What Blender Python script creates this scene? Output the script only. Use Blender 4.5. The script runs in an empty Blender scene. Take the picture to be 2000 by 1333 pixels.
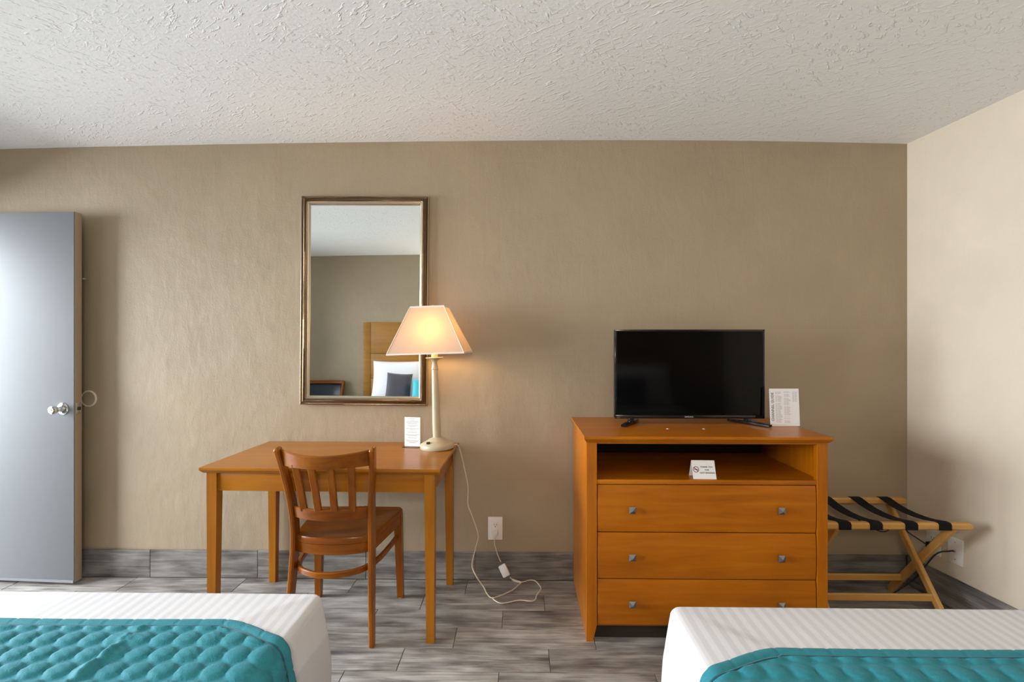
import bpy, bmesh, math, random
from mathutils import Vector, Matrix
random.seed(7)
SC = bpy.context.scene
COL = SC.collection
PI = math.pi

# ------------------------------------------------------------------ camera, world, lights, exposure
F_PX = 986.0                      # focal length in pixels of the 2000 px wide frame
cam_d = bpy.data.cameras.new('camera')
cam_d.sensor_width = 36.0
cam_d.lens = F_PX / 2000 * 36.0
cam_d.shift_y = 5.5 / 2000
cam_d.clip_start = 0.02
cam = bpy.data.objects.new('camera', cam_d)
COL.objects.link(cam)
cam.location = (0, 0, 1.307)
cam.rotation_euler = (PI / 2, 0, math.radians(1.0))
SC.camera = cam

SC.view_settings.view_transform = 'Standard'
SC.view_settings.look = 'None'
SC.view_settings.gamma = 1.0
SC.view_settings.exposure = 0.16
SC.view_settings.use_curve_mapping = False
SC.cycles.use_denoising = True
SC.cycles.max_bounces = 10
SC.cycles.diffuse_bounces = 6
SC.cycles.sample_clamp_indirect = 6.0

world = bpy.data.worlds.new('sky')
SC.world = world
world.use_nodes = True
world.node_tree.nodes['Background'].inputs[0].default_value = (0.62, 0.76, 1.0, 1)
world.node_tree.nodes['Background'].inputs[1].default_value = 1.0

def area(name, loc, rot, sx, sy, power, col):
    d = bpy.data.lights.new(name, 'AREA')
    d.shape = 'RECTANGLE'; d.size = sx; d.size_y = sy
    d.energy = power; d.color = col
    o = bpy.data.objects.new(name, d); COL.objects.link(o)
    o.location = loc; o.rotation_euler = rot
    return o
# bright overcast daylight outside the front wall; it enters by the open doorway and the window (facing +X)
area('outdoor_daylight', (-7.5, 1.3, 2.55), (0, -PI / 2, 0), 5.0, 6.0, 2600, (0.90, 0.955, 1.0))

# ------------------------------------------------------------------ materials
def _mat(name):
    m = bpy.data.materials.new(name); m.use_nodes = True
    nt = m.node_tree
    return m, nt, nt.nodes['Principled BSDF']

def N(nt, kind, **kw):
    n = nt.nodes.new(kind)
    for k, v in kw.items():
        if k.startswith('i_'):
            key = k[2:]
            key = int(key) if key.isdigit() else key.replace('_', ' ')
            n.inputs[key].default_value = v
        else:
            setattr(n, k, v)
    return n

def plain(name, col, rough=0.5, metal=0.0, spec=0.5, emit=None, estr=0.0, coat=0.0):
    m, nt, b = _mat(name)
    b.inputs['Base Color'].default_value = (*col, 1)
    b.inputs['Roughness'].default_value = rough
    b.inputs['Metallic'].default_value = metal
    b.inputs['Specular IOR Level'].default_value = spec
    b.inputs['Coat Weight'].default_value = coat
    if emit:
        b.inputs['Emission Color'].default_value = (*emit, 1)
        b.inputs['Emission Strength'].default_value = estr
    return m

def ramp(nt, stops):
    r = nt.nodes.new('ShaderNodeValToRGB')
    els = r.color_ramp.elements
    while len(els) < len(stops):
        els.new(0.5)
    for e, (p, c) in zip(els, stops):
        e.position = p; e.color = (*c, 1)
    return r

def wood(name, dark, mid, light, axis='X', rough=0.34, scale=1.0, coat=0.12):
    m, nt, b = _mat(name)
    tc = N(nt, 'ShaderNodeTexCoord')
    mp = N(nt, 'ShaderNodeMapping')
    s = {'X': (1.3, 16, 16), 'Y': (16, 1.3, 16), 'Z': (16, 16, 1.3)}[axis]
    mp.inputs['Scale'].default_value = tuple(v * scale for v in s)
    nt.links.new(tc.outputs['Object'], mp.inputs['Vector'])
    n1 = N(nt, 'ShaderNodeTexNoise', i_Scale=1.6, i_Detail=6.0, i_Roughness=0.6, i_Distortion=0.7)
    nt.links.new(mp.outputs[0], n1.inputs['Vector'])
    n2 = N(nt, 'ShaderNodeTexNoise', i_Scale=2.2, i_Detail=2.0)
    nt.links.new(tc.outputs['Object'], n2.inputs['Vector'])
    mx = N(nt, 'ShaderNodeMath', operation='MULTIPLY_ADD')
    nt.links.new(n2.outputs['Fac'], mx.inputs[0]); mx.inputs[1].default_value = 0.45
    ad = N(nt, 'ShaderNodeMath', operation='MULTIPLY'); ad.inputs[1].default_value = 0.6
    nt.links.new(n1.outputs['Fac'], ad.inputs[0]); nt.links.new(ad.outputs[0], mx.inputs[2])
    r = ramp(nt, [(0.30, dark), (0.52, mid), (0.75, light)])
    nt.links.new(mx.outputs[0], r.inputs['Fac'])
    nt.links.new(r.outputs['Color'], b.inputs['Base Color'])
    b.inputs['Roughness'].default_value = rough
    b.inputs['Specular IOR Level'].default_value = 0.25
    b.inputs['Coat Weight'].default_value = coat
    b.inputs['Coat Roughness'].default_value = 0.22
    bp = N(nt, 'ShaderNodeBump', i_Strength=0.04, i_Distance=0.004)
    nt.links.new(n1.outputs['Fac'], bp.inputs['Height'])
    nt.links.new(bp.outputs[0], b.inputs['Normal'])
    return m

def wall_paint(name, col, rough=0.55):
    m, nt, b = _mat(name)
    tc = N(nt, 'ShaderNodeTexCoord')
    # broad uneven patches of trowelled plaster, vertical brush drag and fine orange peel
    big = N(nt, 'ShaderNodeTexNoise', i_Scale=2.6, i_Detail=3.0, i_Roughness=0.55)
    nt.links.new(tc.outputs['Object'], big.inputs['Vector'])
    mp = N(nt, 'ShaderNodeMapping'); mp.inputs['Scale'].default_value = (20, 20, 7)
    nt.links.new(tc.outputs['Object'], mp.inputs['Vector'])
    drag = N(nt, 'ShaderNodeTexNoise', i_Scale=1.0, i_Detail=4.0, i_Roughness=0.6, i_Distortion=0.5)
    nt.links.new(mp.outputs[0], drag.inputs['Vector'])
    fine = N(nt, 'ShaderNodeTexNoise', i_Scale=110.0, i_Detail=3.0)
    nt.links.new(tc.outputs['Object'], fine.inputs['Vector'])
    a = N(nt, 'ShaderNodeMath', operation='MULTIPLY_ADD'); a.inputs[1].default_value = 0.6
    nt.links.new(drag.outputs['Fac'], a.inputs[0])
    f = N(nt, 'ShaderNodeMath', operation='MULTIPLY'); f.inputs[1].default_value = 0.28
    nt.links.new(fine.outputs['Fac'], f.inputs[0]); nt.links.new(f.outputs[0], a.inputs[2])
    a2 = N(nt, 'ShaderNodeMath', operation='MULTIPLY_ADD'); a2.inputs[1].default_value = 4.0
    nt.links.new(big.outputs['Fac'], a2.inputs[0]); nt.links.new(a.outputs[0], a2.inputs[2])
    bp = N(nt, 'ShaderNodeBump', i_Strength=0.75, i_Distance=0.004)
    nt.links.new(a2.outputs[0], bp.inputs['Height'])
    nt.links.new(bp.outputs[0], b.inputs['Normal'])
    r = ramp(nt, [(0.3, tuple(c * 0.95 for c in col)), (0.7, tuple(min(1, c * 1.04) for c in col))])
    nt.links.new(big.outputs['Fac'], r.inputs['Fac'])
    nt.links.new(r.outputs['Color'], b.inputs['Base Color'])
    b.inputs['Roughness'].default_value = rough
    return m

def ceiling_mat():
    m, nt, b = _mat('ceiling_texture')
    tc = N(nt, 'ShaderNodeTexCoord')
    # short plaster ridges in two directions, gathered in patches
    wob = N(nt, 'ShaderNodeTexNoise', i_Scale=2.3, i_Detail=2.0)
    nt.links.new(tc.outputs['Object'], wob.inputs['Vector'])
    wr = ramp(nt, [(0.38, (0, 0, 0)), (0.62, (1, 1, 1))])
    nt.links.new(wob.outputs['Fac'], wr.inputs['Fac'])
    lay = []
    for ang, sc in ((0.65, (20, 58, 20)), (-0.75, (24, 54, 20))):
        mp = N(nt, 'ShaderNodeMapping'); mp.inputs['Scale'].default_value = sc
        rt = N(nt, 'ShaderNodeMapping'); rt.inputs['Rotation'].default_value = (0, 0, ang)
        nt.links.new(tc.outputs['Object'], rt.inputs['Vector']); nt.links.new(rt.outputs[0], mp.inputs['Vector'])
        n1 = N(nt, 'ShaderNodeTexNoise', i_Scale=1.0, i_Detail=2.5, i_Roughness=0.55, i_Distortion=0.5)
        nt.links.new(mp.outputs[0], n1.inputs['Vector'])
        rr = ramp(nt, [(0.57, (0, 0, 0)), (0.68, (1, 1, 1))])
        nt.links.new(n1.outputs['Fac'], rr.inputs['Fac']); lay.append(rr)
    r1 = N(nt, 'ShaderNodeMixRGB')
    nt.links.new(wr.outputs['Color'], r1.inputs['Fac'])
    nt.links.new(lay[0].outputs['Color'], r1.inputs['Color1']); nt.links.new(lay[1].outputs['Color'], r1.inputs['Color2'])
    n2 = N(nt, 'ShaderNodeTexNoise', i_Scale=60.0, i_Detail=3.0, i_Roughness=0.6)
    nt.links.new(tc.outputs['Object'], n2.inputs['Vector'])
    a = N(nt, 'ShaderNodeMath', operation='MULTIPLY_ADD'); a.inputs[1].default_value = 0.5
    nt.links.new(n2.outputs['Fac'], a.inputs[0]); nt.links.new(r1.outputs['Color'], a.inputs[2])
    bp = N(nt, 'ShaderNodeBump', i_Strength=0.62, i_Distance=0.004)
    nt.links.new(a.outputs[0], bp.inputs['Height'])
    nt.links.new(bp.outputs[0], b.inputs['Normal'])
    b.inputs['Base Color'].default_value = (0.85, 0.85, 0.84, 1)
    b.inputs['Roughness'].default_value = 0.8
    return m

def tile_mat(name, axis='X', k=1.0):
    m, nt, b = _mat(name)
    tc = N(nt, 'ShaderNodeTexCoord')
    oi = N(nt, 'ShaderNodeObjectInfo')
    w = N(nt, 'ShaderNodeMath', operation='MULTIPLY'); w.inputs[1].default_value = 60.0
    nt.links.new(oi.outputs['Random'], w.inputs[0])
    mp = N(nt, 'ShaderNodeMapping')
    mp.inputs['Scale'].default_value = {'X': (2.2, 34, 34), 'Y': (34, 2.2, 34)}[axis]
    nt.links.new(tc.outputs['Object'], mp.inputs['Vector'])
    n1 = N(nt, 'ShaderNodeTexNoise', noise_dimensions='4D', i_Scale=1.0, i_Detail=7.0, i_Roughness=0.68, i_Distortion=1.3)
    nt.links.new(mp.outputs[0], n1.inputs['Vector']); nt.links.new(w.outputs[0], n1.inputs['W'])
    n2 = N(nt, 'ShaderNodeTexNoise', noise_dimensions='4D', i_Scale=5.0, i_Detail=2.0)
    mp2 = N(nt, 'ShaderNodeMapping')
    mp2.inputs['Scale'].default_value = {'X': (1, 3, 3), 'Y': (3, 1, 3)}[axis]
    nt.links.new(tc.outputs['Object'], mp2.inputs['Vector'])
    nt.links.new(mp2.outputs[0], n2.inputs['Vector']); nt.links.new(w.outputs[0], n2.inputs['W'])
    mx = N(nt, 'ShaderNodeMath', operation='MULTIPLY_ADD'); mx.inputs[1].default_value = 0.5
    ad = N(nt, 'ShaderNodeMath', operation='MULTIPLY'); ad.inputs[1].default_value = 0.62
    nt.links.new(n1.outputs['Fac'], ad.inputs[0])
    nt.links.new(n2.outputs['Fac'], mx.inputs[0]); nt.links.new(ad.outputs[0], mx.inputs[2])
    r = ramp(nt, [(0.40, tuple(k * c for c in (0.065, 0.060, 0.058))), (0.53, tuple(k * c for c in (0.205, 0.190, 0.174))),
                  (0.68, tuple(k * c for c in (0.40, 0.38, 0.355)))])
    nt.links.new(mx.outputs[0], r.inputs['Fac'])
    hv = N(nt, 'ShaderNodeHueSaturation')
    vv = N(nt, 'ShaderNodeMath', operation='MULTIPLY_ADD'); vv.inputs[1].default_value = 0.3; vv.inputs[2].default_value = 0.85
    nt.links.new(oi.outputs['Random'], vv.inputs[0]); nt.links.new(vv.outputs[0], hv.inputs['Value'])
    nt.links.new(r.outputs['Color'], hv.inputs['Color'])
    nt.links.new(hv.outputs['Color'], b.inputs['Base Color'])
    b.inputs['Roughness'].default_value = 0.36
    bp = N(nt, 'ShaderNodeBump', i_Strength=0.12, i_Distance=0.003)
    nt.links.new(n1.outputs['Fac'], bp.inputs['Height']); nt.links.new(bp.outputs[0], b.inputs['Normal'])
    return m

def fabric(name, col, rough=0.85, bump_scale=300.0, bump=0.15, sheen=0.2, wrinkle=0.0):
    m, nt, b = _mat(name)
    tc = N(nt, 'ShaderNodeTexCoord')
    n = N(nt, 'ShaderNodeTexNoise', i_Scale=bump_scale, i_Detail=2.0)
    nt.links.new(tc.outputs['Object'], n.inputs['Vector'])
    hsrc = n.outputs['Fac']
    if wrinkle:
        mp = N(nt, 'ShaderNodeMapping'); mp.inputs['Scale'].default_value = (9, 70, 40)
        nt.links.new(tc.outputs['Object'], mp.inputs['Vector'])
        wn = N(nt, 'ShaderNodeTexNoise', i_Scale=1.0, i_Detail=3.0, i_Distortion=1.2)
        nt.links.new(mp.outputs[0], wn.inputs['Vector'])
        a = N(nt, 'ShaderNodeMath', operation='MULTIPLY_ADD'); a.inputs[1].default_value = wrinkle
        nt.links.new(wn.outputs['Fac'], a.inputs[0]); nt.links.new(n.outputs['Fac'], a.inputs[2])
        hsrc = a.outputs[0]
    bp = N(nt, 'ShaderNodeBump', i_Strength=bump, i_Distance=0.002)
    nt.links.new(hsrc, bp.inputs['Height']); nt.links.new(bp.outputs[0], b.inputs['Normal'])
    b.inputs['Base Color'].default_value = (*col, 1)
    b.inputs['Roughness'].default_value = rough
    b.inputs['Sheen Weight'].default_value = sheen
    b.inputs['Specular IOR Level'].default_value = 0.25
    return m

def sheet_mat():
    m, nt, b = _mat('striped_white_sheet')
    tc = N(nt, 'ShaderNodeTexCoord')
    wv = N(nt, 'ShaderNodeTexWave', wave_type='BANDS', bands_direction='X', i_Scale=10.5, i_Distortion=0.0)
    nt.links.new(tc.outputs['Object'], wv.inputs['Vector'])
    r = ramp(nt, [(0.42, (0.555, 0.555, 0.575)), (0.58, (0.64, 0.64, 0.66))])
    nt.links.new(wv.outputs['Fac'], r.inputs['Fac'])
    nt.links.new(r.outputs['Color'], b.inputs['Base Color'])
    rr = N(nt, 'ShaderNodeMath', operation='MULTIPLY_ADD'); rr.inputs[1].default_value = -0.2; rr.inputs[2].default_value = 0.75
    nt.links.new(wv.outputs['Fac'], rr.inputs[0]); nt.links.new(rr.outputs[0], b.inputs['Roughness'])
    n = N(nt, 'ShaderNodeTexNoise', i_Scale=6.0, i_Detail=3.0, i_Distortion=0.6)
    nt.links.new(tc.outputs['Object'], n.inputs['Vector'])
    bp = N(nt, 'ShaderNodeBump', i_Strength=0.18, i_Distance=0.02)
    nt.links.new(n.outputs['Fac'], bp.inputs['Height']); nt.links.new(bp.outputs[0], b.inputs['Normal'])
    return m

def shade_mat():
    m = bpy.data.materials.new('lamp_shade_cloth'); m.use_nodes = True
    nt = m.node_tree; nt.nodes.clear()
    out = N(nt, 'ShaderNodeOutputMaterial')
    d = N(nt, 'ShaderNodeBsdfDiffuse'); d.inputs['Color'].default_value = (0.52, 0.43, 0.36, 1)
    t = N(nt, 'ShaderNodeBsdfTranslucent'); t.inputs['Color'].default_value = (0.90, 0.62, 0.34, 1)
    mx = N(nt, 'ShaderNodeMixShader'); mx.inputs[0].default_value = 0.15
    nt.links.new(d.outputs[0], mx.inputs[1]); nt.links.new(t.outputs[0], mx.inputs[2])
    nt.links.new(mx.outputs[0], out.inputs['Surface'])
    return m

def glass_mat(name, rough=0.0):
    m = bpy.data.materials.new(name); m.use_nodes = True
    nt = m.node_tree; nt.nodes.clear()
    out = N(nt, 'ShaderNodeOutputMaterial')
    t = N(nt, 'ShaderNodeBsdfTransparent')
    g = N(nt, 'ShaderNodeBsdfGlossy'); g.inputs['Roughness'].default_value = rough
    fr = N(nt, 'ShaderNodeFresnel', i_IOR=1.45)
    mx = N(nt, 'ShaderNodeMixShader')
    nt.links.new(fr.outputs[0], mx.inputs[0])
    nt.links.new(t.outputs[0], mx.inputs[1]); nt.links.new(g.outputs[0], mx.inputs[2])
    nt.links.new(mx.outputs[0], out.inputs['Surface'])
    return m

M = {}
M['wall'] = wall_paint('beige_wall_paint', (0.345, 0.274, 0.184))
M['wall_lit_tone'] = wall_paint('lit_tone_wall_paint', (0.62, 0.54, 0.43))  # right wall: lighter tone stands in for daylight falling on it
M['ceiling'] = ceiling_mat()
M['tile'] = tile_mat('wood_look_tile', 'X', 1.0)
M['tile_y'] = tile_mat('wood_look_tile_side', 'Y', 0.8)
M['tile_b'] = tile_mat('wood_look_tile_skirting', 'X', 0.74)
M['grout'] = plain('grey_grout', (0.13, 0.125, 0.12), 0.9)
DW = ((0.28, 0.076, 0.001), (0.40, 0.118, 0.002), (0.50, 0.170, 0.004))
M['dw_x'] = wood('honey_wood_x', *DW, axis='X')
M['dw_y'] = wood('honey_wood_y', *DW, axis='Y')
M['dw_z'] = wood('honey_wood_z', *DW, axis='Z')
CW = ((0.135, 0.032, 0.001), (0.225, 0.064, 0.002), (0.32, 0.108, 0.004))
M['cw_x'] = wood('chair_wood_x', *CW, axis='X', rough=0.28)
M['cw_y'] = wood('chair_wood_y', *CW, axis='Y', rough=0.28)
M['cw_z'] = wood('chair_wood_z', *CW, axis='Z', rough=0.28)
TW = ((0.235, 0.076, 0.003), (0.325, 0.116, 0.005), (0.41, 0.160, 0.010))
M['tw_x'] = wood('desk_wood_x', *TW, axis='X', rough=0.3)
M['tw_y'] = wood('desk_wood_y', *TW, axis='Y', rough=0.3)
M['tw_z'] = wood('desk_wood_z', *TW, axis='Z', rough=0.3)
RW = ((0.40, 0.20, 0.045), (0.52, 0.28, 0.075), (0.62, 0.36, 0.11))
M['rw_x'] = wood('rack_wood_x', *RW, axis='X')
M['rw_z'] = wood('rack_wood_z', *RW, axis='Z')
M['door'] = plain('grey_door_paint', (0.165, 0.174, 0.182), 0.55, spec=0.3)
M['door_edge'] = plain('tan_door_edge', (0.33, 0.25, 0.17), 0.5)
M['chrome'] = plain('polished_chrome', (0.82, 0.83, 0.85), 0.12, 1.0)
M['steel'] = plain('brushed_steel', (0.62, 0.60, 0.57), 0.35, 1.0)
M['pewter'] = plain('pewter_knob', (0.30, 0.30, 0.30), 0.32, 1.0)
M['black'] = plain('black_plastic', (0.008, 0.008, 0.009), 0.25)
M['gloss_black'] = plain('gloss_black_plastic', (0.006, 0.006, 0.007), 0.12)
M['screen'] = plain('tv_screen', (0.002, 0.002, 0.0022), 0.08, 0.0, 0.16)
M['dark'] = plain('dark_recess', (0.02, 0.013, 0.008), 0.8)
M['mirror'] = plain('mirror_glass', (0.90, 0.92, 0.90), 0.0, 1.0)
M['frame'] = plain('antique_bronze_silver', (0.44, 0.36, 0.27), 0.26, 1.0)
M['frame_light'] = plain('champagne_lip', (0.60, 0.53, 0.42), 0.30, 1.0)
M['cream'] = plain('cream_enamel', (0.47, 0.41, 0.28), 0.35)
M['shade'] = shade_mat()
M['trim'] = plain('shade_trim', (0.80, 0.73, 0.66), 0.8)
M['bulb'] = plain('lit_bulb', (1, 0.8, 0.5), 0.5, emit=(1.0, 0.60, 0.22), estr=74.0)
M['sleeve'] = plain('candle_sleeve', (0.85, 0.72, 0.45), 0.6)
M['white_plastic'] = plain('white_plastic', (0.78, 0.76, 0.73), 0.35)
M['slot'] = plain('dark_slot', (0.03, 0.03, 0.03), 0.6)
M['paper'] = plain('white_paper', (0.80, 0.79, 0.80), 0.6)
M['ink'] = plain('black_ink', (0.03, 0.03, 0.04), 0.7)
M['ink_grey'] = plain('grey_ink', (0.40, 0.40, 0.44), 0.7)
M['ink_red'] = plain('dark_red_ink', (0.16, 0.02, 0.03), 0.7)
M['acrylic'] = glass_mat('clear_acrylic')
M['pane'] = glass_mat('window_glass')
M['cord'] = plain('ivory_cord', (0.66, 0.58, 0.45), 0.45)
M['black_cord'] = plain('black_cord', (0.01, 0.01, 0.01), 0.5)
M['strap'] = fabric('black_webbing', (0.006, 0.0055, 0.006), 0.95, 500, 0.3, 0.0)
M['sheet'] = sheet_mat()
M['quilt'] = fabric('teal_quilt', (0.020, 0.190, 0.240), 0.72, 260, 0.45, 0.04, wrinkle=2.6)
M['quilt_dark'] = fabric('teal_quilt_piping', (0.006, 0.07, 0.105), 0.6, 260, 0.3, 0.2)
M['pillow'] = fabric('white_pillow_cotton', (0.80, 0.81, 0.86), 0.85, 40, 0.15, 0.1)
M['grey_cushion'] = fabric('charcoal_cushion', (0.075, 0.07, 0.085), 0.8, 200, 0.2, 0.2)
M['cyan'] = fabric('turquoise_cushion', (0.05, 0.42, 0.50), 0.6, 200, 0.2, 0.2)
M['headboard'] = wood('headboard_wood', (0.22, 0.095, 0.014), (0.31, 0.14, 0.022), (0.38, 0.18, 0.035), axis='X', rough=0.45)
M['navy'] = plain('navy_vinyl', (0.012, 0.018, 0.032), 0.4)
M['globe'] = plain('fill_globe_glow', (1, 0.95, 0.9), 0.5, emit=(1.0, 0.90, 0.78), estr=180.0)  # glow of the added fill light behind the camera
M['white_paint'] = plain('white_paint', (0.75, 0.74, 0.72), 0.5)

# ------------------------------------------------------------------ mesh helpers
class MB:
    def __init__(self):
        self.v = []; self.f = []
    def add(self, vs, fs):
        o = len(self.v)
        self.v += [tuple(p) for p in vs]
        self.f += [tuple(i + o for i in f) for f in fs]
        return self
    def box(self, c, s, bev=0.0, rot=None):
        """box with chamfered edges"""
        hx, hy, hz = s[0] / 2, s[1] / 2, s[2] / 2
        bm = bmesh.new(); bmesh.ops.create_cube(bm, size=1.0)
        for v in bm.verts:
            v.co = Vector((v.co.x * s[0], v.co.y * s[1], v.co.z * s[2]))
        if bev > 0:
            bmesh.ops.bevel(bm, geom=bm.edges[:], offset=min(bev, hx * .9, hy * .9, hz * .9), segments=2, profile=0.5, affect='EDGES')
        bm.verts.index_update()
        mt = Matrix.Translation(Vector(c)) @ (rot.to_4x4() if rot else Matrix())
        self.add([mt @ v.co for v in bm.verts], [[v.index for v in f.verts] for f in bm.faces])
        bm.free(); return self
    def span(self, a, b, bev=0.0):
        return self.box([(p + q) / 2 for p, q in zip(a, b)], [abs(q - p) for p, q in zip(a, b)], bev)
    def prism(self, pts, z0, z1, T=None):
        """polygon pts (2D, counter-clockwise) extruded z0..z1"""
        n = len(pts)
        vs = [(x, y, z0) for x, y in pts] + [(x, y, z1) for x, y in pts]
        fs = [tuple(reversed(range(n))), tuple(range(n, 2 * n))] + [(i, (i + 1) % n, n + (i + 1) % n, n + i) for i in range(n)]
        if T: vs = [T @ Vector(p) for p in vs]
        return self.add(vs, fs)
    def frustum(self, base, top, z0, z1):
        n = len(base)
        vs = [(x, y, z0) for x, y in base] + [(x, y, z1) for x, y in top]
        fs = [tuple(reversed(range(n))), tuple(range(n, 2 * n))] + [(i, (i + 1) % n, n + (i + 1) % n, n + i) for i in range(n)]
        return self.add(vs, fs)
    def lathe(self, prof, n=32, T=None, cap=True):
        vs, fs = [], []
        for r, z in prof:
            for k in range(n):
                a = 2 * PI * k / n
                vs.append(Vector((r * math.cos(a), r * math.sin(a), z)))
        for i in range(len(prof) - 1):
            for k in range(n):
                k2 = (k + 1) % n
                fs.append((i * n + k, i * n + k2, (i + 1) * n + k2, (i + 1) * n + k))
        if cap:
            fs.append(tuple(reversed(range(n)))); fs.append(tuple(range((len(prof) - 1) * n, len(prof) * n)))
        if T: vs = [T @ p for p in vs]
        return self.add(vs, fs)
    def sweep(self, path, side, w, h, ch=0.0, closed=False):
        """rectangular bar of width w (along side) and height h swept along path; w, h may be lists"""
        P = [Vector(p) for p in path]; n = len(P)
        ws = w if isinstance(w, (list, tuple)) else [w] * n
        hs = h if isinstance(h, (list, tuple)) else [h] * n
        vs, fs = [], []
        for i, p in enumerate(P):
            t = (P[(i + 1) % n] - P[i - 1]) if closed else (P[min(i + 1, n - 1)] - P[max(i - 1, 0)])
            t.normalize()
            sd = Vector(side(i) if callable(side) else side)
            a = (sd - t * sd.dot(t)).normalized(); b = t.cross(a)
            hw, hh = ws[i] / 2, hs[i] / 2
            c = min(ch, hw * .8, hh * .8)
            if ch > 0:
                prof = [(-hw + c, -hh), (hw - c, -hh), (hw, -hh + c), (hw, hh - c), (hw - c, hh), (-hw + c, hh), (-hw, hh - c), (-hw, -hh + c)]
            else:
                prof = [(-hw, -hh), (hw, -hh), (hw, hh), (-hw, hh)]
            vs += [p + a * x + b * y for x, y in prof]
        k = 8 if ch > 0 else 4
        for i in range(n if closed else n - 1):
            j = (i + 1) % n
            for q in range(k):
                q2 = (q + 1) % k
                fs.append((i * k + q, i * k + q2, j * k + q2, j * k + q))
        if not closed:
            fs.append(tuple(reversed(range(k)))); fs.append(tuple(range((n - 1) * k, n * k)))
        return self.add(vs, fs)
    def tube(self, path, r, n=10):
        P = [Vector(p) for p in path]; m = len(P)
        vs, fs = [], []
        ref = Vector((0.123, 0.4, 0.9)).normalized()
        for i, p in enumerate(P):
            t = (P[min(i + 1, m - 1)] - P[max(i - 1, 0)]).normalized()
            a = (ref - t * ref.dot(t))
            if a.length < 1e-4: a = Vector((1, 0, 0)) - t * t.x
            a.normalize(); b = t.cross(a); ref = a
            rr = r[i] if isinstance(r, (list, tuple)) else r
            vs += [p + (a * math.cos(2 * PI * k / n) + b * math.sin(2 * PI * k / n)) * rr for k in range(n)]
        for i in range(m - 1):
            for k in range(n):
                k2 = (k + 1) % n
                fs.append((i * n + k, i * n + k2, (i + 1) * n + k2, (i + 1) * n + k))
        fs.append(tuple(reversed(range(n)))); fs.append(tuple(range((m - 1) * n, m * n)))
        return self.add(vs, fs)
    def mesh(self, name, mat, smooth=35):
        me = bpy.data.meshes.new(name)
        me.from_pydata(self.v, [], self.f)
        bm = bmesh.new(); bm.from_mesh(me)
        bmesh.ops.recalc_face_normals(bm, faces=bm.faces[:])
        bm.to_mesh(me); bm.free()
        if mat: me.materials.append(mat)
        if smooth:
            me.polygons.foreach_set('use_smooth', [True] * len(me.polygons))
            me.set_sharp_from_angle(angle=math.radians(smooth))
        me.update()
        return me
    def build(self, name, mat, parent=None, loc=None, rot=None, smooth=35):
        o = bpy.data.objects.new(name, self.mesh(name, mat, smooth))
        COL.objects.link(o)
        if parent: o.parent = parent
        if loc: o.location = loc
        if rot: o.rotation_euler = rot
        return o

def tag(o, label, cat, group=None, kind=None):
    o['label'] = label; o['category'] = cat
    if group: o['group'] = group
    if kind: o['kind'] = kind
    return o
def thing(name, loc, label, cat, rot=(0, 0, 0), group=None, kind=None):
    o = bpy.data.objects.new(name, None); COL.objects.link(o)
    o.location = loc; o.rotation_euler = rot
    o.empty_display_size = 0.1
    return tag(o, label, cat, group, kind)
def curve_pts(ctrl, n=8):
    """Catmull-Rom through control points"""
    P = [Vector(p) for p in ctrl]; out = []
    for i in range(len(P) - 1):
        p0, p1, p2, p3 = P[max(i - 1, 0)], P[i], P[i + 1], P[min(i + 2, len(P) - 1)]
        for k in range(n):
            t = k / n
            out.append(0.5 * ((2 * p1) + (-p0 + p2) * t + (2 * p0 - 5 * p1 + 4 * p2 - p3) * t * t + (-p0 + 3 * p1 - 3 * p2 + p3) * t ** 3))
    out.append(P[-1]); return out
def text_mesh(name, s, size, mat, parent, T, align='CENTER', extrude=0.0003, spacing=1.0):
    cu = bpy.data.curves.new(name, 'FONT')
    cu.body = s; cu.size = size; cu.align_x = align; cu.align_y = 'CENTER'; cu.extrude = extrude; cu.space_character = spacing
    cu.resolution_u = 2
    tmp = bpy.data.objects.new(name + '_tmp', cu); COL.objects.link(tmp)
    dg = bpy.context.evaluated_depsgraph_get()
    me = bpy.data.meshes.new_from_object(tmp.evaluated_get(dg))
    bpy.data.objects.remove(tmp)
    me.name = name; me.materials.clear(); me.materials.append(mat)
    o = bpy.data.objects.new(name, me); COL.objects.link(o)
    o.parent = parent; o.matrix_local = T
    return o

# pixel -> point on the plane y = Y (used for small things that lie on the far wall)
PSI = math.radians(1.0)
def at(u, v, Y):
    xc, zc = (u - 1000) / F_PX, (672 - v) / F_PX
    dx, dy = xc * math.cos(PSI) - math.sin(PSI), xc * math.sin(PSI) + math.cos(PSI)
    d = Y / dy
    return Vector((dx * d, Y, 1.307 + zc * d))
def at_z(u, v, Z):
    xc, zc = (u - 1000) / F_PX, (672 - v) / F_PX
    d = (Z - 1.307) / zc
    return Vector(((xc * math.cos(PSI) - math.sin(PSI)) * d, (xc * math.sin(PSI) + math.cos(PSI)) * d, Z))

# ------------------------------------------------------------------ room shell
YF, YB, XL, XR = 2.80, -0.75, -3.34, 2.114
RSL = 0.08                                     # the right wall opens slightly towards the camera
def xr(y): return XR + RSL * (YF - y)
def ceil_z(x):
    return 2.435 - (0.0082 * (x - 0.1) ** 2 if x > 0.1 else 0.0030 * (x - 0.1) ** 2)

tag(MB().span((XL - .12, YF, -0.02), (xr(YF) + .15, YF + 0.12, 2.6)).build('wall_far', M['wall'], smooth=0),
    'beige painted plaster wall behind the desk and dresser', 'wall', kind='structure')
tag(MB().prism([(xr(YB) , YB), (xr(YB) + .12, YB), (XR + .12, YF), (XR, YF)], -0.02, 2.6).build('wall_right', M['wall_lit_tone'], smooth=0),
    'beige wall beside the luggage rack, colour lightened as if daylit', 'wall', kind='structure')
tag(MB().span((XL - .12, YB - .12, -0.02), (xr(YB) + .15, YB, 2.6)).build('wall_back', M['wall'], smooth=0),
    'beige wall behind the headboards, seen in the mirror', 'wall', kind='structure')
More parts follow.
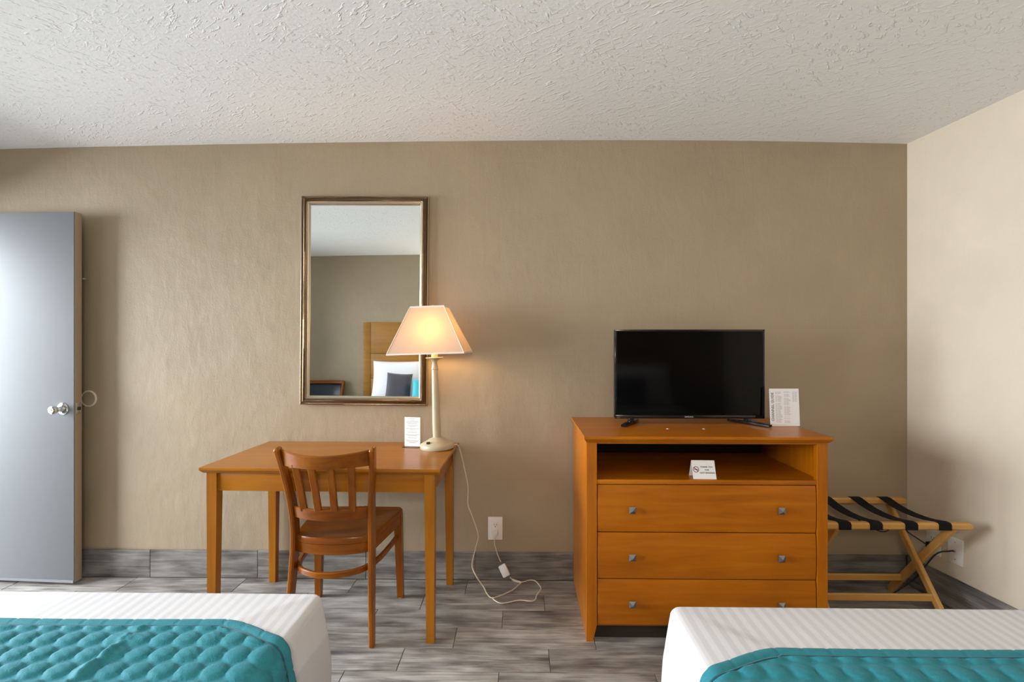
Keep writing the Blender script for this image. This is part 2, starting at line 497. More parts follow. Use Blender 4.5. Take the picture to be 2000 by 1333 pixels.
# left wall with door opening (y 1.80..2.68, z 0..2.05) and window opening (y -0.25..1.45, z .80..2.10)
wl = MB()
D0, D1, DZ = 1.80, 2.69, 2.05
W0, W1, WZ0, WZ1 = 0.00, 1.70, 0.80, 2.10
for y0, y1, z0, z1 in ((YB, W0, 0, 2.6), (W0, W1, 0, WZ0), (W0, W1, WZ1, 2.6), (W1, D0 - .02, 0, 2.6), (D0 - .02, D1 + .02, DZ + .02, 2.6), (D1 + .02, YF, 0, 2.6)):
    wl.span((XL - .12, y0, z0 - (0.02 if z0 == 0 else 0)), (XL, y1, z1))
tag(wl.build('wall_left', M['wall'], smooth=0), 'beige front wall with the doorway and window', 'wall', kind='structure')
# ceiling, very slightly bowed
cx = [XL - .12 + i * (xr(YB) + .15 - XL + .12) / 48 for i in range(49)]
cv = [(x, y, ceil_z(x)) for y in (YB - .12, YF + .12) for x in cx] + [(x, y, 2.62) for y in (YB - .12, YF + .12) for x in cx]
n = 49
cf = [(i, i + 1, n + i + 1, n + i) for i in range(n - 1)] + [(2 * n + i, 2 * n + i + 1, 3 * n + i + 1, 3 * n + i) for i in range(n - 1)]
cf += [(i, i + 1, 2 * n + i + 1, 2 * n + i) for i in range(n - 1)] + [(n + i, n + i + 1, 3 * n + i + 1, 3 * n + i) for i in range(n - 1)]
cf += [(0, n, 3 * n, 2 * n), (n - 1, 2 * n - 1, 4 * n - 1, 3 * n - 1)]
tag(MB().add(cv, cf).build('ceiling', M['ceiling']), 'white ceiling with rough knockdown plaster texture', 'ceiling', kind='structure')

# floor: grout bed + staggered wood-look planks (0.61 x 0.153), rows along X
floor = tag(MB().span((XL - .12, YB - .12, -0.06), (xr(YB) + .15, YF + .12, -0.0025)).build('floor', M['grout'], smooth=0),
            'floor of grey-brown wood-look plank tiles', 'floor', kind='structure')
PX, PY, G = 0.6165, 0.1562, 0.0030
def plank_mesh(lx, ly, h=0.012):
    return MB().box((0, 0, -h / 2), (lx, ly, h), 0.0016).mesh('tile', M['tile'], smooth=0)
full = plank_mesh(PX - G, PY - G)
offs = {0: -0.4975, 1: -0.2920, 2: -0.0865}
row = 0
y_top = YF - 0.011
k = 0
while True:
    y1 = y_top - k * PY; y0 = y1 - PY
    if y1 <= YB + 0.02: break
    yy0 = max(y0, YB + 0.001)
    # pattern: the row 2.02..2.177 has offset -0.4975 and is row k = 4
    off = offs[(4 - k) % 3]
    j = math.floor((XL - off) / PX) - 1
    while off + j * PX < xr(yy0):
        a, b = off + j * PX, off + (j + 1) * PX
        a2, b2 = max(a, XL + 0.001), min(b, xr(y1) - 0.013)
        j += 1
        if b2 - a2 < 0.02: continue
        whole = (a2 == a and b2 == b and yy0 == y0)
        me = full if whole else plank_mesh(b2 - a2 - G, y1 - yy0 - G)
        o = bpy.data.objects.new('tile', me); COL.objects.link(o)
        o.parent = floor; o.location = ((a2 + b2) / 2, (yy0 + y1) / 2, random.uniform(-0.0006, 0.0))
    k += 1

# baseboards of the same tile
bb = tag(MB().span((XL, YF - 0.004, 0), (XR, YF, 0.152)).build('baseboard_far', M['grout'], smooth=0), 'grey wood-look tile skirting along the far wall', 'baseboard', kind='structure')
BP = 0.607
jx = -2.074 - 3 * BP
while jx < XR:
    a, b = max(jx, XL + .002), min(jx + BP, XR - .012)
    if b - a > 0.03:
        MB().box((0, 0, 0), (b - a - .003, 0.009, 0.153), 0.0015).build('tile', M['tile_b'], bb, loc=((a + b) / 2, YF - 0.0065, 0.0775), smooth=0)
    jx += BP
br = tag(MB().prism([(XR - .004, YF), (xr(YB) - .004, YB), (xr(YB), YB), (XR, YF)], 0, 0.152).build('baseboard_right', M['grout'], smooth=0),
         'grey wood-look tile skirting along the right wall', 'baseboard', kind='structure')
ra = math.atan2(-RSL, 1)      # direction of the wall line
y = YF - 0.012
while y > YB:
    y2 = max(y - BP, YB)
    cyy = (y + y2) / 2
    MB().box((0, 0, 0), (0.009, (y - y2) * math.hypot(1, RSL) - .003, 0.153), 0.0015).build('tile', M['tile_y'], br, loc=(xr(cyy) - 0.0065, cyy, 0.0775), rot=(0, 0, -ra), smooth=0)
    y = y2
tag(MB().span((XL, D0 - .06, 0), (XL + .012, YB, .153)).build('baseboard_left', M['tile_y'], smooth=0), 'grey tile skirting along the front wall', 'baseboard', kind='structure')

# door frame, door, window of the left wall
tr = tag(MB().span((XL - .12, D0 - .05, 0), (XL + .015, D0, DZ + .05)).span((XL - .12, D0 - .05, DZ), (XL + .015, D1 + .05, DZ + .05)).span((XL - .12, D1, 0), (XL + .015, D1 + .05, DZ)).build('trim_1', M['door'], smooth=0),
         'grey painted door frame of the open entrance', 'door frame', kind='structure')
dang = math.radians(-3.4)
hinge = Vector((-3.325, 2.738, 0.0))
door = thing('door_1', hinge, 'flat grey entrance door swung open against the far wall', 'door', rot=(0, 0, dang), kind='structure')
DWD, DTH = 0.917, 0.045          # leaf: local x 0..DWD, front face y=0, back y=+DTH
MB().span((0, 0.0, 0.016), (DWD - 0.003, DTH, 2.022), 0.002).build('leaf', M['door'], door)
e = MB().span((DWD - 0.003, 0.004, 0.018), (DWD, DTH - 0.001, 2.02), 0.0008).build('edge_strip', M['door_edge'], door); e['label'] = 'bare tan edge of the door'
kx, kz = DWD - 0.066, 0.955
Tk = Matrix.Translation((kx, 0, kz)) @ Matrix.Rotation(PI / 2, 4, 'X')
kn = MB().lathe([(0.033, 0.0), (0.033, 0.004), (0.027, 0.009), (0.016, 0.012), (0.0135, 0.02), (0.0135, 0.030), (0.017, 0.036), (0.0215, 0.048), (0.0225, 0.058), (0.020, 0.064), (0.012, 0.066), (0.011, 0.0645)], 32, Tk).build('knob', M['chrome'], door)
MB().box((kx, -0.0655, kz), (0.0025, 0.002, 0.009)).build('keyhole', M['slot'], kn)
Tk2 = Matrix.Translation((kx, DTH, kz)) @ Matrix.Rotation(-PI / 2, 4, 'X')
MB().lathe([(0.033, 0.0), (0.033, 0.004), (0.02, 0.009), (0.013, 0.02), (0.020, 0.03), (0.0225, 0.04), (0.016, 0.047)], 24, Tk2).build('knob', M['chrome'], door)
lp = MB().box((DWD + 0.0006, DTH / 2, kz + .003), (0.002, 0.026, 0.058), 0.0006).build('latch_plate', M['steel'], door)
MB().box((DWD + 0.004, DTH / 2 + .001, kz), (0.010, 0.014, 0.018), 0.002).build('latch_bolt', M['slot'], lp)
MB().box((DWD - .010, DTH + 0.012, 1.665), (0.030, 0.022, 0.008), 0.002).build('chain_catch', M['steel'], door)
for hz in (0.25, 1.02, 1.8):
    MB().lathe([(0.007, -0.05), (0.007, 0.05)], 12, Matrix.Translation((-0.006, -0.004, hz))).build('hinge', M['steel'], door)
MB().span((0.003, -0.004, 0.016), (DWD - 0.004, 0.0, 0.03)).build('sweep_strip', M['door'], door)
win = thing('window_1', (XL - .06, (W0 + W1) / 2, WZ0), 'white framed window in the front wall', 'window', kind='structure')
wh, ww = WZ1 - WZ0, W1 - W0
wf = MB()
for a, b in (((-.03, -ww / 2, 0), (.03, -ww / 2 + .05, wh)), ((-.03, ww / 2 - .05, 0), (.03, ww / 2, wh)), ((-.03, -ww / 2, 0), (.03, ww / 2, .05)), ((-.03, -ww / 2, wh - .05), (.03, ww / 2, wh)), ((-.02, -.025, 0), (.02, .025, wh))):
    wf.span(a, b)
wf.build('window_frame', M['white_paint'], win, smooth=0)
for s in (-1, 1):
    MB().span((-.003, min(s * .025, s * (ww / 2 - .05)), .05), (.003, max(s * .025, s * (ww / 2 - .05)), wh - .05)).build('pane', M['pane'], win, smooth=0)

# paved walkway outside the entrance
tag(MB().span((-7.6, -2.0, -0.12), (XL - .125, 4.6, -0.03)).build('walkway', plain('grey_concrete', (0.22, 0.215, 0.21), 0.85), smooth=0),
    'grey concrete walkway outside the open entrance door', 'walkway', kind='structure')
# round door bumper on the far wall
c = at(174, 779, YF)
ds = thing('door_stop', (c.x, YF, c.z), 'round ivory bumper disc on wall beside the open door', 'door stop')
Tw = Matrix.Rotation(PI / 2, 4, 'X')
MB().lathe([(0.046, 0.0), (0.046, 0.005), (0.0435, 0.0085), (0.040, 0.0085), (0.038, 0.004)], 40, Tw, cap=False).build('rim', M['cord'], ds)
MB().lathe([(0.0395, 0.0), (0.0395, 0.0045), (0.0, 0.0045)], 40, Tw, cap=False).build('disc', M['wall'], ds)

# ------------------------------------------------------------------ desk
desk = thing('writing_desk', (-0.878, 2.485, 0), 'honey brown wooden writing desk under the mirror', 'desk', rot=(0, 0, math.radians(-1.0)))
hw, hd, tz = 0.533, 0.300, 0.763
# top with an underside chamfer
tp = [(-hw, -hd), (hw, -hd), (hw, hd), (-hw, hd)]
lo = [(-hw + .012, -hd + .012), (hw - .012, -hd + .012), (hw - .012, hd - .012), (-hw + .012, hd - .012)]
t = MB().frustum(lo, tp, tz - 0.026, tz - 0.012); t.frustum(tp, tp, tz - 0.012, tz - 0.003)
t.frustum(tp, [(x * .995, y * .992) for x, y in tp], tz - 0.003, tz)
t.build('desk_top', M['tw_x'], desk, smooth=0)
lx, ly = 0.485, 0.262
for sx in (-1, 1):
    for sy in (-1, 1):
        c0 = (sx * lx, sy * ly)
        def sq(cx_, cy_, a): return [(cx_ - a, cy_ - a), (cx_ + a, cy_ - a), (cx_ + a, cy_ + a), (cx_ - a, cy_ + a)]
        lg = MB().frustum(sq(c0[0] + sx * .003, c0[1] + sy * .003, .0175), sq(c0[0], c0[1], .0225), 0.0, 0.62)
        lg.frustum(sq(c0[0], c0[1], .0225), sq(c0[0], c0[1], .0225), 0.62, tz - .026)
        lg.build('leg', M['tw_z'], desk, smooth=0)
for sy in (-1, 1):
    MB().span((-lx + .0225, sy * (ly + .004) - .01, tz - .108), (lx - .0225, sy * (ly + .004) + .01, tz - .026), .0012).build('apron', M['tw_x'], desk)
for sx in (-1, 1):
    MB().span((sx * (lx + .004) - .01, -ly + .0225, tz - .108), (sx * (lx + .004) + .01, ly - .0225, tz - .026), .0012).build('apron', M['tw_y'], desk)

# ------------------------------------------------------------------ desk chair (back towards the camera)
ch = thing('desk_chair', (-0.832, 2.40, 0), 'reddish brown slat-back wooden chair pulled up to the desk', 'chair')
# seat: rounded outline, dished top
def seat_outline(g=0.0):
    pts = []
    fw_, rw_ = 0.222 - g, 0.180 - g
    for i in range(13):                       # rear arc from right to left
        a = -PI * i / 12
        pts.append((rw_ * math.cos(a) if 0 < i < 12 else (rw_ if i == 0 else -rw_), -0.145 + (0.072 - g) * math.sin(a)))
    pts += [(-fw_ + .004, 0.15), (-fw_, 0.195), (-fw_ + .018, 0.217 - g), (0, 0.222 - g), (fw_ - .018, 0.217 - g), (fw_, 0.195), (fw_ - .004, 0.15)]
    return pts
ol = seat_outline(); npt = len(ol)
rings = [(1.0, 0.432, 0), (1.0, 0.452, 0), (0.985, 0.459, 0), (0.90, 0.4585, 0), (0.75, 0.453, 0), (0.5, 0.449, 0), (0.25, 0.448, 0)]
vs = [(x * s, y * s, z) for s, z, _ in rings for x, y in ol]
fs = [(i * npt + q, i * npt + (q + 1) % npt, (i + 1) * npt + (q + 1) % npt, (i + 1) * npt + q) for i in range(len(rings) - 1) for q in range(npt)]
fs += [tuple(reversed(range(npt))), tuple(range((len(rings) - 1) * npt, len(rings) * npt))]
MB().add(vs, fs).build('seat', M['cw_x'], ch)
al = [(x * .955, y * .955, 0.408) for x, y in ol]
MB().sweep(al, (0, 0, 1), 0.048, 0.016, 0.003, closed=True).build('seat_rail', M['cw_x'], ch)
for s in (-1, 1):
    # rear leg and back post in one bent piece
    path = curve_pts([(s * .190, -.232, 0), (s * .178, -.196, .22), (s * .172, -.172, .44), (s * .176, -.190, .60), (s * .192, -.232, .76), (s * .203, -.268, .858)], 6)
    nn = len(path)
    hs = [0.036 + 0.026 * math.sin(PI * min(1, max(0, p.z / .92))) ** 1.0 for p in path]
    post = MB().sweep(path, (1, 0, 0), [0.022] * nn, hs, 0.006)
    # rounded top
    top = path[-1]
    post.sweep([top, top + Vector((0, -.002, .006)), top + Vector((0, -.003, .010))], (1, 0, 0), [.022, .018, .010], [hs[-1], hs[-1] * .8, hs[-1] * .45], .004)
    post.build('back_post', M['cw_z'], ch)
    lg = MB().frustum([(s * .213 - .015, .178), (s * .213 + .015, .178), (s * .213 + .015, .208), (s * .213 - .015, .208)],
                      [(s * .203 - .020, .160), (s * .203 + .020, .160), (s * .203 + .020, .202), (s * .203 - .020, .202)], 0.004, 0.435)
    lg.build('leg', M['cw_z'], ch, smooth=0)
    for gx, gy in ((s * .213, .193), (s * .190, -.232)):
        MB().lathe([(0.011, -0.001), (0.011, 0.006), (0.006, 0.007)], 12, Matrix.Translation((gx, gy, 0.001))).build('glide', M['white_plastic'], ch)
def rail(name, xw, y_end, bow, z_lo, z_hi_end, z_hi_mid, th, lean):
    nn = 17; vs = []; fs = []
    for i in range(nn):
        q = -1 + 2 * i / (nn - 1)
        x = q * xw; yb = y_end - bow * (1 - q * q)
        zh = z_hi_mid + (z_hi_end - z_hi_mid) * q * q
        for (dy, z) in ((0, z_lo), (-th, z_lo), (-th - lean * .85, zh - .005), (-th * .6 - lean, zh), (-th * .3 - lean, zh), (-lean * .85, zh - .005)):
            vs.append((x, yb + dy, z))
    for i in range(nn - 1):
        for q in range(6):
            fs.append((i * 6 + q, i * 6 + (q + 1) % 6, (i + 1) * 6 + (q + 1) % 6, (i + 1) * 6 + q))
    fs += [tuple(reversed(range(6))), tuple(range((nn - 1) * 6, nn * 6))]
    MB().add(vs, fs).build(name, M['cw_x'], ch)
rail('top_rail', 0.196, -0.225, 0.085, 0.786, 0.858, 0.845, 0.020, 0.020)
rail('lower_rail', 0.170, -0.176, 0.062, 0.548, 0.597, 0.597, 0.018, 0.010)
for k_, xs in enumerate((-0.105, -0.035, 0.035, 0.105)):
    q = xs / .17; q2 = xs * 1.13 / .196
    yb = -0.176 - 0.062 * (1 - q * q) - .016; yt = -0.225 - 0.085 * (1 - q2 * q2) - .012
    path = curve_pts([(xs, yb, .585), (xs * 1.06, (yb + yt) / 2 + .004, .69), (xs * 1.13, yt, .80)], 4)
    MB().sweep(path, (1, 0, 0), 0.031, 0.014, 0.003).build('slat', M['cw_z'], ch)
hoop = curve_pts([(.198, .178, .318), (.192, .05, .318), (.176, -.10, .318), (.135, -.200, .318), (.06, -.250, .318), (0, -.260, .318), (-.06, -.250, .318), (-.135, -.200, .318), (-.176, -.10, .318), (-.192, .05, .318), (-.198, .178, .318)], 5)
MB().sweep(hoop, (0, 0, 1), 0.026, 0.018, 0.004).build('bentwood_stretcher', M['cw_x'], ch)

# ------------------------------------------------------------------ framed mirror on the far wall
mz = 1.5465
mir = thing('wall_mirror', (-0.866, YF - 0.004, mz), 'tall mirror with ribbed bronze frame above the desk', 'mirror', rot=(math.radians(0.0), math.radians(0.45), 0))
MW, MH = 0.708, 1.157
prof = [(0.0, 0.0, 0), (0.0, 0.020, 0), (0.004, 0.023, 0), (0.0065, 0.018, 0), (0.010, 0.024, 1), (0.017, 0.033, 1), (0.025, 0.036, 1), (0.032, 0.033, 1), (0.0355, 0.024, 0)]
lip = [(0.0355, 0.024), (0.040, 0.025), (0.045, 0.020), (0.049, 0.011), (0.049, 0.002)]
def member(L, T):
    pitch = 0.0074; nr = int((L - .04) / pitch); ns = nr * 2 + 1
    vs, fs = [], []
    for i in range(ns):
        s = i / (ns - 1)
        for r, h, ribbed in prof:
            hh = h - (0.0062 if (ribbed and i % 2 == 0) else 0)
            vs.append(T @ Vector((-L / 2 + r + s * (L - 2 * r), -hh, r)))
    m_ = len(prof)
    for i in range(ns - 1):
        for q in range(m_ - 1):
            fs.append((i * m_ + q, i * m_ + q + 1, (i + 1) * m_ + q + 1, (i + 1) * m_ + q))
    a = MB().add(vs, fs).build('frame_rail', M['frame'], mir, smooth=20)
    vs = [T @ Vector((sg * (L / 2 - r), -h, r)) for sg in (-1, 1) for r, h in lip]
    q_ = len(lip)
    MB().add(vs, [(i, i + 1, q_ + i + 1, q_ + i) for i in range(q_ - 1)]).build('inner_lip', M['frame_light'], a, smooth=60)
# local frame: x along, r inward (z), depth -y
member(MW, Matrix.Translation((0, 0, -MH / 2)))
member(MW, Matrix.Translation((0, 0, MH / 2)) @ Matrix.Rotation(PI, 4, 'Y'))
member(MH, Matrix.Translation((-MW / 2, 0, 0)) @ Matrix.Rotation(PI / 2, 4, 'Y'))
member(MH, Matrix.Translation((MW / 2, 0, 0)) @ Matrix.Rotation(-PI / 2, 4, 'Y'))
MB().span((-MW / 2 + .046, -.008, -MH / 2 + .046), (MW / 2 - .046, -.004, MH / 2 - .046)).build('mirror_glass', M['mirror'], mir, smooth=0)
MB().span((-MW / 2 + .004, -.004, -MH / 2 + .004), (MW / 2 - .004, .003, MH / 2 - .004)).build('backing', M['dark'], mir, smooth=0)

# ------------------------------------------------------------------ table lamp on the desk
lamp = thing('table_lamp', (-0.436, 2.625, 0.7635), 'cream table lamp with lit tapered rectangular shade on the desk', 'lamp', rot=(0, math.radians(-1.7), math.radians(-4)))
base = MB().lathe([(0.086, 0.0), (0.088, 0.006), (0.087, 0.020), (0.083, 0.026), (0.060, 0.038), (0.044, 0.046), (0.040, 0.050), (0.026, 0.054), (0.022, 0.058)], 48).build('base', M['cream'], lamp)
MB().box((-0.030, -0.064, 0.0385), (0.018, 0.012, 0.006), 0.001, Matrix.Rotation(0.55, 3, 'X')).build('rocker_switch', M['black'], base)
MB().lathe([(0.020, 0.054), (0.0215, 0.10), (0.0195, 0.25), (0.0165, 0.40), (0.0165, 0.408), (0.019, 0.411), (0.019, 0.415), (0.0165, 0.418), (0.0165, 0.426), (0.014, 0.436), (0.013, 0.448), (0.018, 0.458), (0.032, 0.466), (0.046, 0.469), (0.047, 0.472), (0.044, 0.4735), (0.018, 0.4735)], 36).build('column', M['cream'], lamp)
MB().lathe([(0.0165, 0.4735), (0.0165, 0.535), (0.012, 0.536)], 24).build('candle_sleeve', M['sleeve'], lamp)
SZ0, SZ1 = 0.495, 0.735
B = (0.197, 0.125); Tp = (0.088, 0.056)
def rect(a, b): return [(-a, -b), (a, -b), (a, b), (-a, b)]
sx_off = -0.018
bq = [(x + sx_off, y, SZ0) for x, y in rect(*B)]; tq = [(x + sx_off, y, SZ1) for x, y in rect(*Tp)]
sh = MB().add(bq + tq, [(i, (i + 1) % 4, 4 + (i + 1) % 4, 4 + i) for i in range(4)]).build('lamp_shade', M['shade'], lamp, smooth=0)
MB().sweep([Vector(p) for p in bq], (0, 0, 1), 0.008, 0.0030, closed=True).build('bottom_trim', M['trim'], sh, smooth=0)
MB().sweep([Vector(p) for p in tq], (0, 0, 1), 0.008, 0.0030, closed=True).build('top_trim', M['trim'], sh, smooth=0)
for i in range(4):
    MB().tube([bq[i], tq[i]], 0.0022, 6).build('corner_seam', M['trim'], sh)
MB().lathe([(0.0, 0.536), (0.012, 0.538), (0.013, 0.556), (0.022, 0.580), (0.030, 0.604), (0.030, 0.618), (0.022, 0.636), (0.0, 0.645)], 24, cap=False).build('bulb', M['bulb'], lamp)
hp = MB()
hp.tube(curve_pts([(0.014, 0, .545), (0.040, 0, .57), (0.042, 0, .64), (0.02, 0, .70), (-0.0, 0, .715)], 5), 0.0012, 6)
hp.tube(curve_pts([(-0.014, 0, .545), (-0.040, 0, .57), (-0.042, 0, .64), (-0.02, 0, .70), (0.0, 0, .715)], 5), 0.0012, 6)
hp.tube([(-Tp[0] + sx_off, 0, SZ1 - .004), (Tp[0] + sx_off, 0, SZ1 - .004)], 0.0015, 6)
hp.tube([(0, 0, .713), (0, 0, SZ1 + .002)], 0.0015, 6)
hp.build('harp', M['steel'], lamp)
MB().lathe([(0.005, SZ1 - .002), (0.008, SZ1 + .004), (0.004, SZ1 + .011), (0.0, SZ1 + .012)], 12, cap=False).build('finial', M['cream'], lamp)
# lamp cord down the side of the desk, looping over the floor
cw = [Vector((-0.355, 2.66, .770)), Vector((-0.338, 2.685, .768)), Vector((-0.325, 2.70, .735))]
for u, v, Y in ((906, 910, 2.72), (914, 950, 2.735), (914, 985, 2.74), (922, 1008, 2.74), (934, 1045, 2.745), (930, 1068, 2.745), (922, 1103, 2.74), (930, 1126, 2.70)):
    cw.append(at(u, v, Y))
for u, v in ((945, 1148), (951, 1160), (960, 1168.5), (975, 1165), (1000, 1154), (1012, 1144), (1017, 1138), (1006, 1134), (999, 1131)):
    cw.append(at_z(u, v, 0.006))
cord_pts = curve_pts(cw, 6)
Minv = (Matrix.Translation(lamp.location) @ lamp.rotation_euler.to_matrix().to_4x4()).inverted()
MB().tube([Minv @ p for p in cord_pts], 0.0031, 8).build('power_cord', M['cord'], lamp)

# ------------------------------------------------------------------ far wall outlet with extension cord
def outlet(loc, label, rotz=0.0, duplex=True, group=None):
    o = thing('outlet_plate', loc, label, 'outlet', rot=(0, 0, rotz))
    MB().box((0, -0.003, 0), (0.080, 0.006, 0.127), 0.002).build('plate', M['white_plastic'], o)
    if duplex:
        MB().box((0, -0.0065, 0), (0.034, 0.003, 0.068), 0.001).build('socket_face', M['white_plastic'], o)
        for zz in (0.018, -0.018):
            for xx in (-0.0065, 0.0065):
                MB().box((xx, -0.0083, zz + .004), (0.0022, 0.001, 0.009)).build('slot', M['slot'], o, smooth=0)
            MB().box((0, -0.0083, zz - .007), (0.005, 0.001, 0.005)).build('slot', M['slot'], o, smooth=0)
    else:
        MB().lathe([(0.006, 0.006), (0.006, 0.014), (0.003, 0.014)], 12, Matrix.Rotation(PI / 2, 4, 'X')).build('coax_socket', M['steel'], o)
        for zz in (0.042, -0.042):
            MB().lathe([(0.004, 0.005), (0.004, 0.0068), (0.002, 0.0075)], 10, Matrix.Translation((0, 0, zz)) @ Matrix.Rotation(PI / 2, 4, 'X')).build('screw', M['steel'], o)
    return o
oc = at(967.5, 1032, YF)
outlet((oc.x, YF, oc.z), 'white outlet plate on far wall between desk and dresser')
ex = thing('extension_cord', (oc.x, YF - .008, oc.z), 'short white extension cord plugged into the outlet beside the desk', 'cord')
MB().box((0.002, -0.012, -0.022), (0.026, 0.024, 0.030), 0.005).build('plug', M['white_plastic'], ex)
p0 = Vector((0.0, -0.014, -0.036))
pe = at_z(975, 1097, 0.10) - Vector(ex.location); pe.y = 2.772 - ex.location.y
MB().tube(curve_pts([p0, p0 + Vector((-.003, -.004, -.04)), (at(972, 1084, 2.775) - Vector(ex.location)), (at(978, 1098, 2.768) - Vector(ex.location))], 6), 0.0026, 8).build('wire', M['cord'], ex)
sb = at(985, 1115, 2.757) - Vector(ex.location)
MB().box(sb, (0.042, 0.024, 0.066), 0.006, Matrix.Rotation(math.radians(-28), 3, 'Y') @ Matrix.Rotation(math.radians(-12), 3, 'X')).build('socket_block', M['white_plastic'], ex)
tail = curve_pts([at(996, 1128, 2.752)] + [at_z(u, v, 0.006) for u, v in ((1004, 1135.5), (1018, 1138), (1034, 1134), (1046, 1136), (1056, 1148), (1054, 1156), (1048, 1164), (1046, 1171), (1038, 1175), (1015, 1173), (995, 1177), (978, 1179), (967, 1174), (963, 1170))], 6)
MB().tube([p - Vector(ex.location) for p in tail], 0.0030, 8).build('wire', M['cord'], ex)

# ------------------------------------------------------------------ information card in acrylic stand on the desk
cd = thing('card_stand', (-0.572, 2.655, 0.7632), 'small white notice card in clear acrylic stand beside the lamp', 'card stand', rot=(0, 0, math.radians(-10)))
MB().span((-.0465, -.004, .0), (.0465, .0045, .003), .0008).build('foot', M['acrylic'], cd)
MB().span((-.0465, -.028, .0), (.0465, .028, .0025), .0008).build('foot', M['acrylic'], cd)
MB().span((-.0435, -.0012, .002), (.0435, .0012, .156)).build('card', M['paper'], cd, smooth=0)
pr = MB()
rows = [(0.149, .030), (0.1415, .022), (0.135, .060), (0.129, .068), (0.1235, .050), (0.113, .058), (0.108, .030), (0.096, .072), (0.0905, .030), (0.077, .050), (0.064, .074), (0.059, .050), (0.047, .046), (0.033, .070), (0.0275, .062), (0.022, .036)]
for z, w_ in rows:
    pr.span((-w_ / 2, -.0016, z - .0010), (w_ / 2, -.0012, z + .0010))
pr.build('printed_lines', M['ink_grey'], cd, smooth=0)

# ------------------------------------------------------------------ dresser with open shelf
dr = thing('dresser', (0.812, 2.22, 0), 'honey wood dresser with three drawers and an open shelf', 'dresser')
DWW, DD = 1.048, 0.565            # outside width, depth; local y 0 = front of the posts
H = 0.903
hx = DWW / 2
ft = MB()
ftop = [(-hx - .012, -.022), (hx + .012, -.022), (hx + .012, DD), (-hx - .012, DD)]
flo = [(-hx - .001, -.008), (hx + .001, -.008), (hx + .001, DD), (-hx - .001, DD)]
ft.frustum(flo, ftop, H - .026, H - .011); ft.frustum(ftop, ftop, H - .011, H - .002); ft.frustum(ftop, [(x * .997, y + (.002 if y < 0 else 0)) for x, y in ftop], H - .002, H)
tpo = ft.build('dresser_top', M['dw_x'], dr, smooth=0)
for xx in (-0.115, 0.055):
    MB().lathe([(0.006, 0), (0.006, .0012), (.003, .0018)], 12, Matrix.Translation((xx, .19, H))).build('screw_cap', M['white_plastic'], tpo)
PW = 0.046
for s in (-1, 1):
    x0, x1 = (s * hx, s * (hx - PW))
    # front post, foot tapered on its inner side
    xi = s * (hx - PW * .62)
    pts = [(min(x0, x1), 0.075), (min(x0, x1), H - .026), (max(x0, x1), H - .026), (max(x0, x1), 0.075)]
    po = MB().span((min(x0, x1), 0, .075), (max(x0, x1), .030, H - .026), .0015)
    po.frustum([(min(x0, xi), 0.0), (max(x0, xi), 0.0), (max(x0, xi), .030), (min(x0, xi), .030)], [(min(x0, x1), 0.0), (max(x0, x1), 0.0), (max(x0, x1), .030), (min(x0, x1), .030)], 0.0, 0.077)
    po.build('front_post', M['dw_z'], dr, smooth=0)
    MB().span((min(s * (hx - .002), s * (hx - .022)), .028, 0.0), (max(s * (hx - .002), s * (hx - .022)), DD, H - .026), .001).build('side_panel', M['dw_z'], dr)
MB().span((-hx + .022, DD - .008, .06), (hx - .022, DD - .001, H - .026)).build('back_panel', M['dark'], dr, smooth=0)  # dark colour stands in for the shade inside the open shelf
MB().span((-hx + PW, .004, .868), (hx - PW, .026, H - .026)).build('top_rail', M['dw_x'], dr, smooth=0)
MB().span((-hx + PW - .0005, .002, .691), (hx - PW + .0005, .030, .710), .001).span((-hx + .022, .028, .695), (hx - .022, DD - .008, .710)).build('shelf', M['dw_x'], dr)
MB().span((-hx + .022, .03, .055), (hx - .022, DD - .01, .070)).build('bottom_panel', M['dw_x'], dr, smooth=0)
MB().span((-hx + .022, .036, 0.0), (hx - .022, .050, .056)).build('plinth', M['dark'], dr, smooth=0)
for z0, z1 in ((.4815, .687), (.2765, .4770), (.0735, .2720)):
    # slightly bellied drawer front
    w2 = hx - PW - .0025
    nn = 9; vs, fs = [], []
    for i in range(nn):
        q = i / (nn - 1); z = z0 + (z1 - z0) * q
        yb = 0.004 - .004 * math.sin(PI * q) + (0.0025 if i in (0, nn - 1) else 0)
        vs += [(-w2, .024, z), (-w2 + .0005, yb + .002, z), (-w2 + .003, yb, z), (w2 - .003, yb, z), (w2 - .0005, yb + .002, z), (w2, .024, z)]
    for i in range(nn - 1):
        for q in range(6):
            fs.append((i * 6 + q, i * 6 + (q + 1) % 6, (i + 1) * 6 + (q + 1) % 6, (i + 1) * 6 + q))
    fs += [tuple(reversed(range(6))), tuple(range((nn - 1) * 6, nn * 6))]
    dw = MB().add(vs, fs).build('drawer', M['dw_x'], dr)
    MB().span((-w2 + .012, .0245, z0 + .02), (w2 - .012, DD - .05, z1 - .03)).build('drawer_box', M['dark'], dw, smooth=0)
    zc = (z0 + z1) / 2 - .002
    for kxx in (-0.326, 0.318):
        a = .0150
        k_ = MB().lathe([(0.006, -.002), (0.006, .012), (.009, .014)], 12, Matrix.Translation((kxx, 0, zc)) @ Matrix.Rotation(PI / 2, 4, 'X'))
        T = Matrix.Translation((kxx, 0, zc)) @ Matrix.Rotation(PI / 2, 4, 'X')
        vs = [T @ Vector(p) for p in ((-a, -a, .012), (a, -a, .012), (a, a, .012), (-a, a, .012), (-a, -a, .016), (a, -a, .016), (a, a, .016), (-a, a, .016), (0, 0, .027))]
        k_.add(vs, [(3, 2, 1, 0), (0, 1, 5, 4), (1, 2, 6, 5), (2, 3, 7, 6), (3, 0, 4, 7), (4, 5, 8), (5, 6, 8), (6, 7, 8), (7, 4, 8)])
        k_.build('knob', M['pewter'], dw, smooth=0)

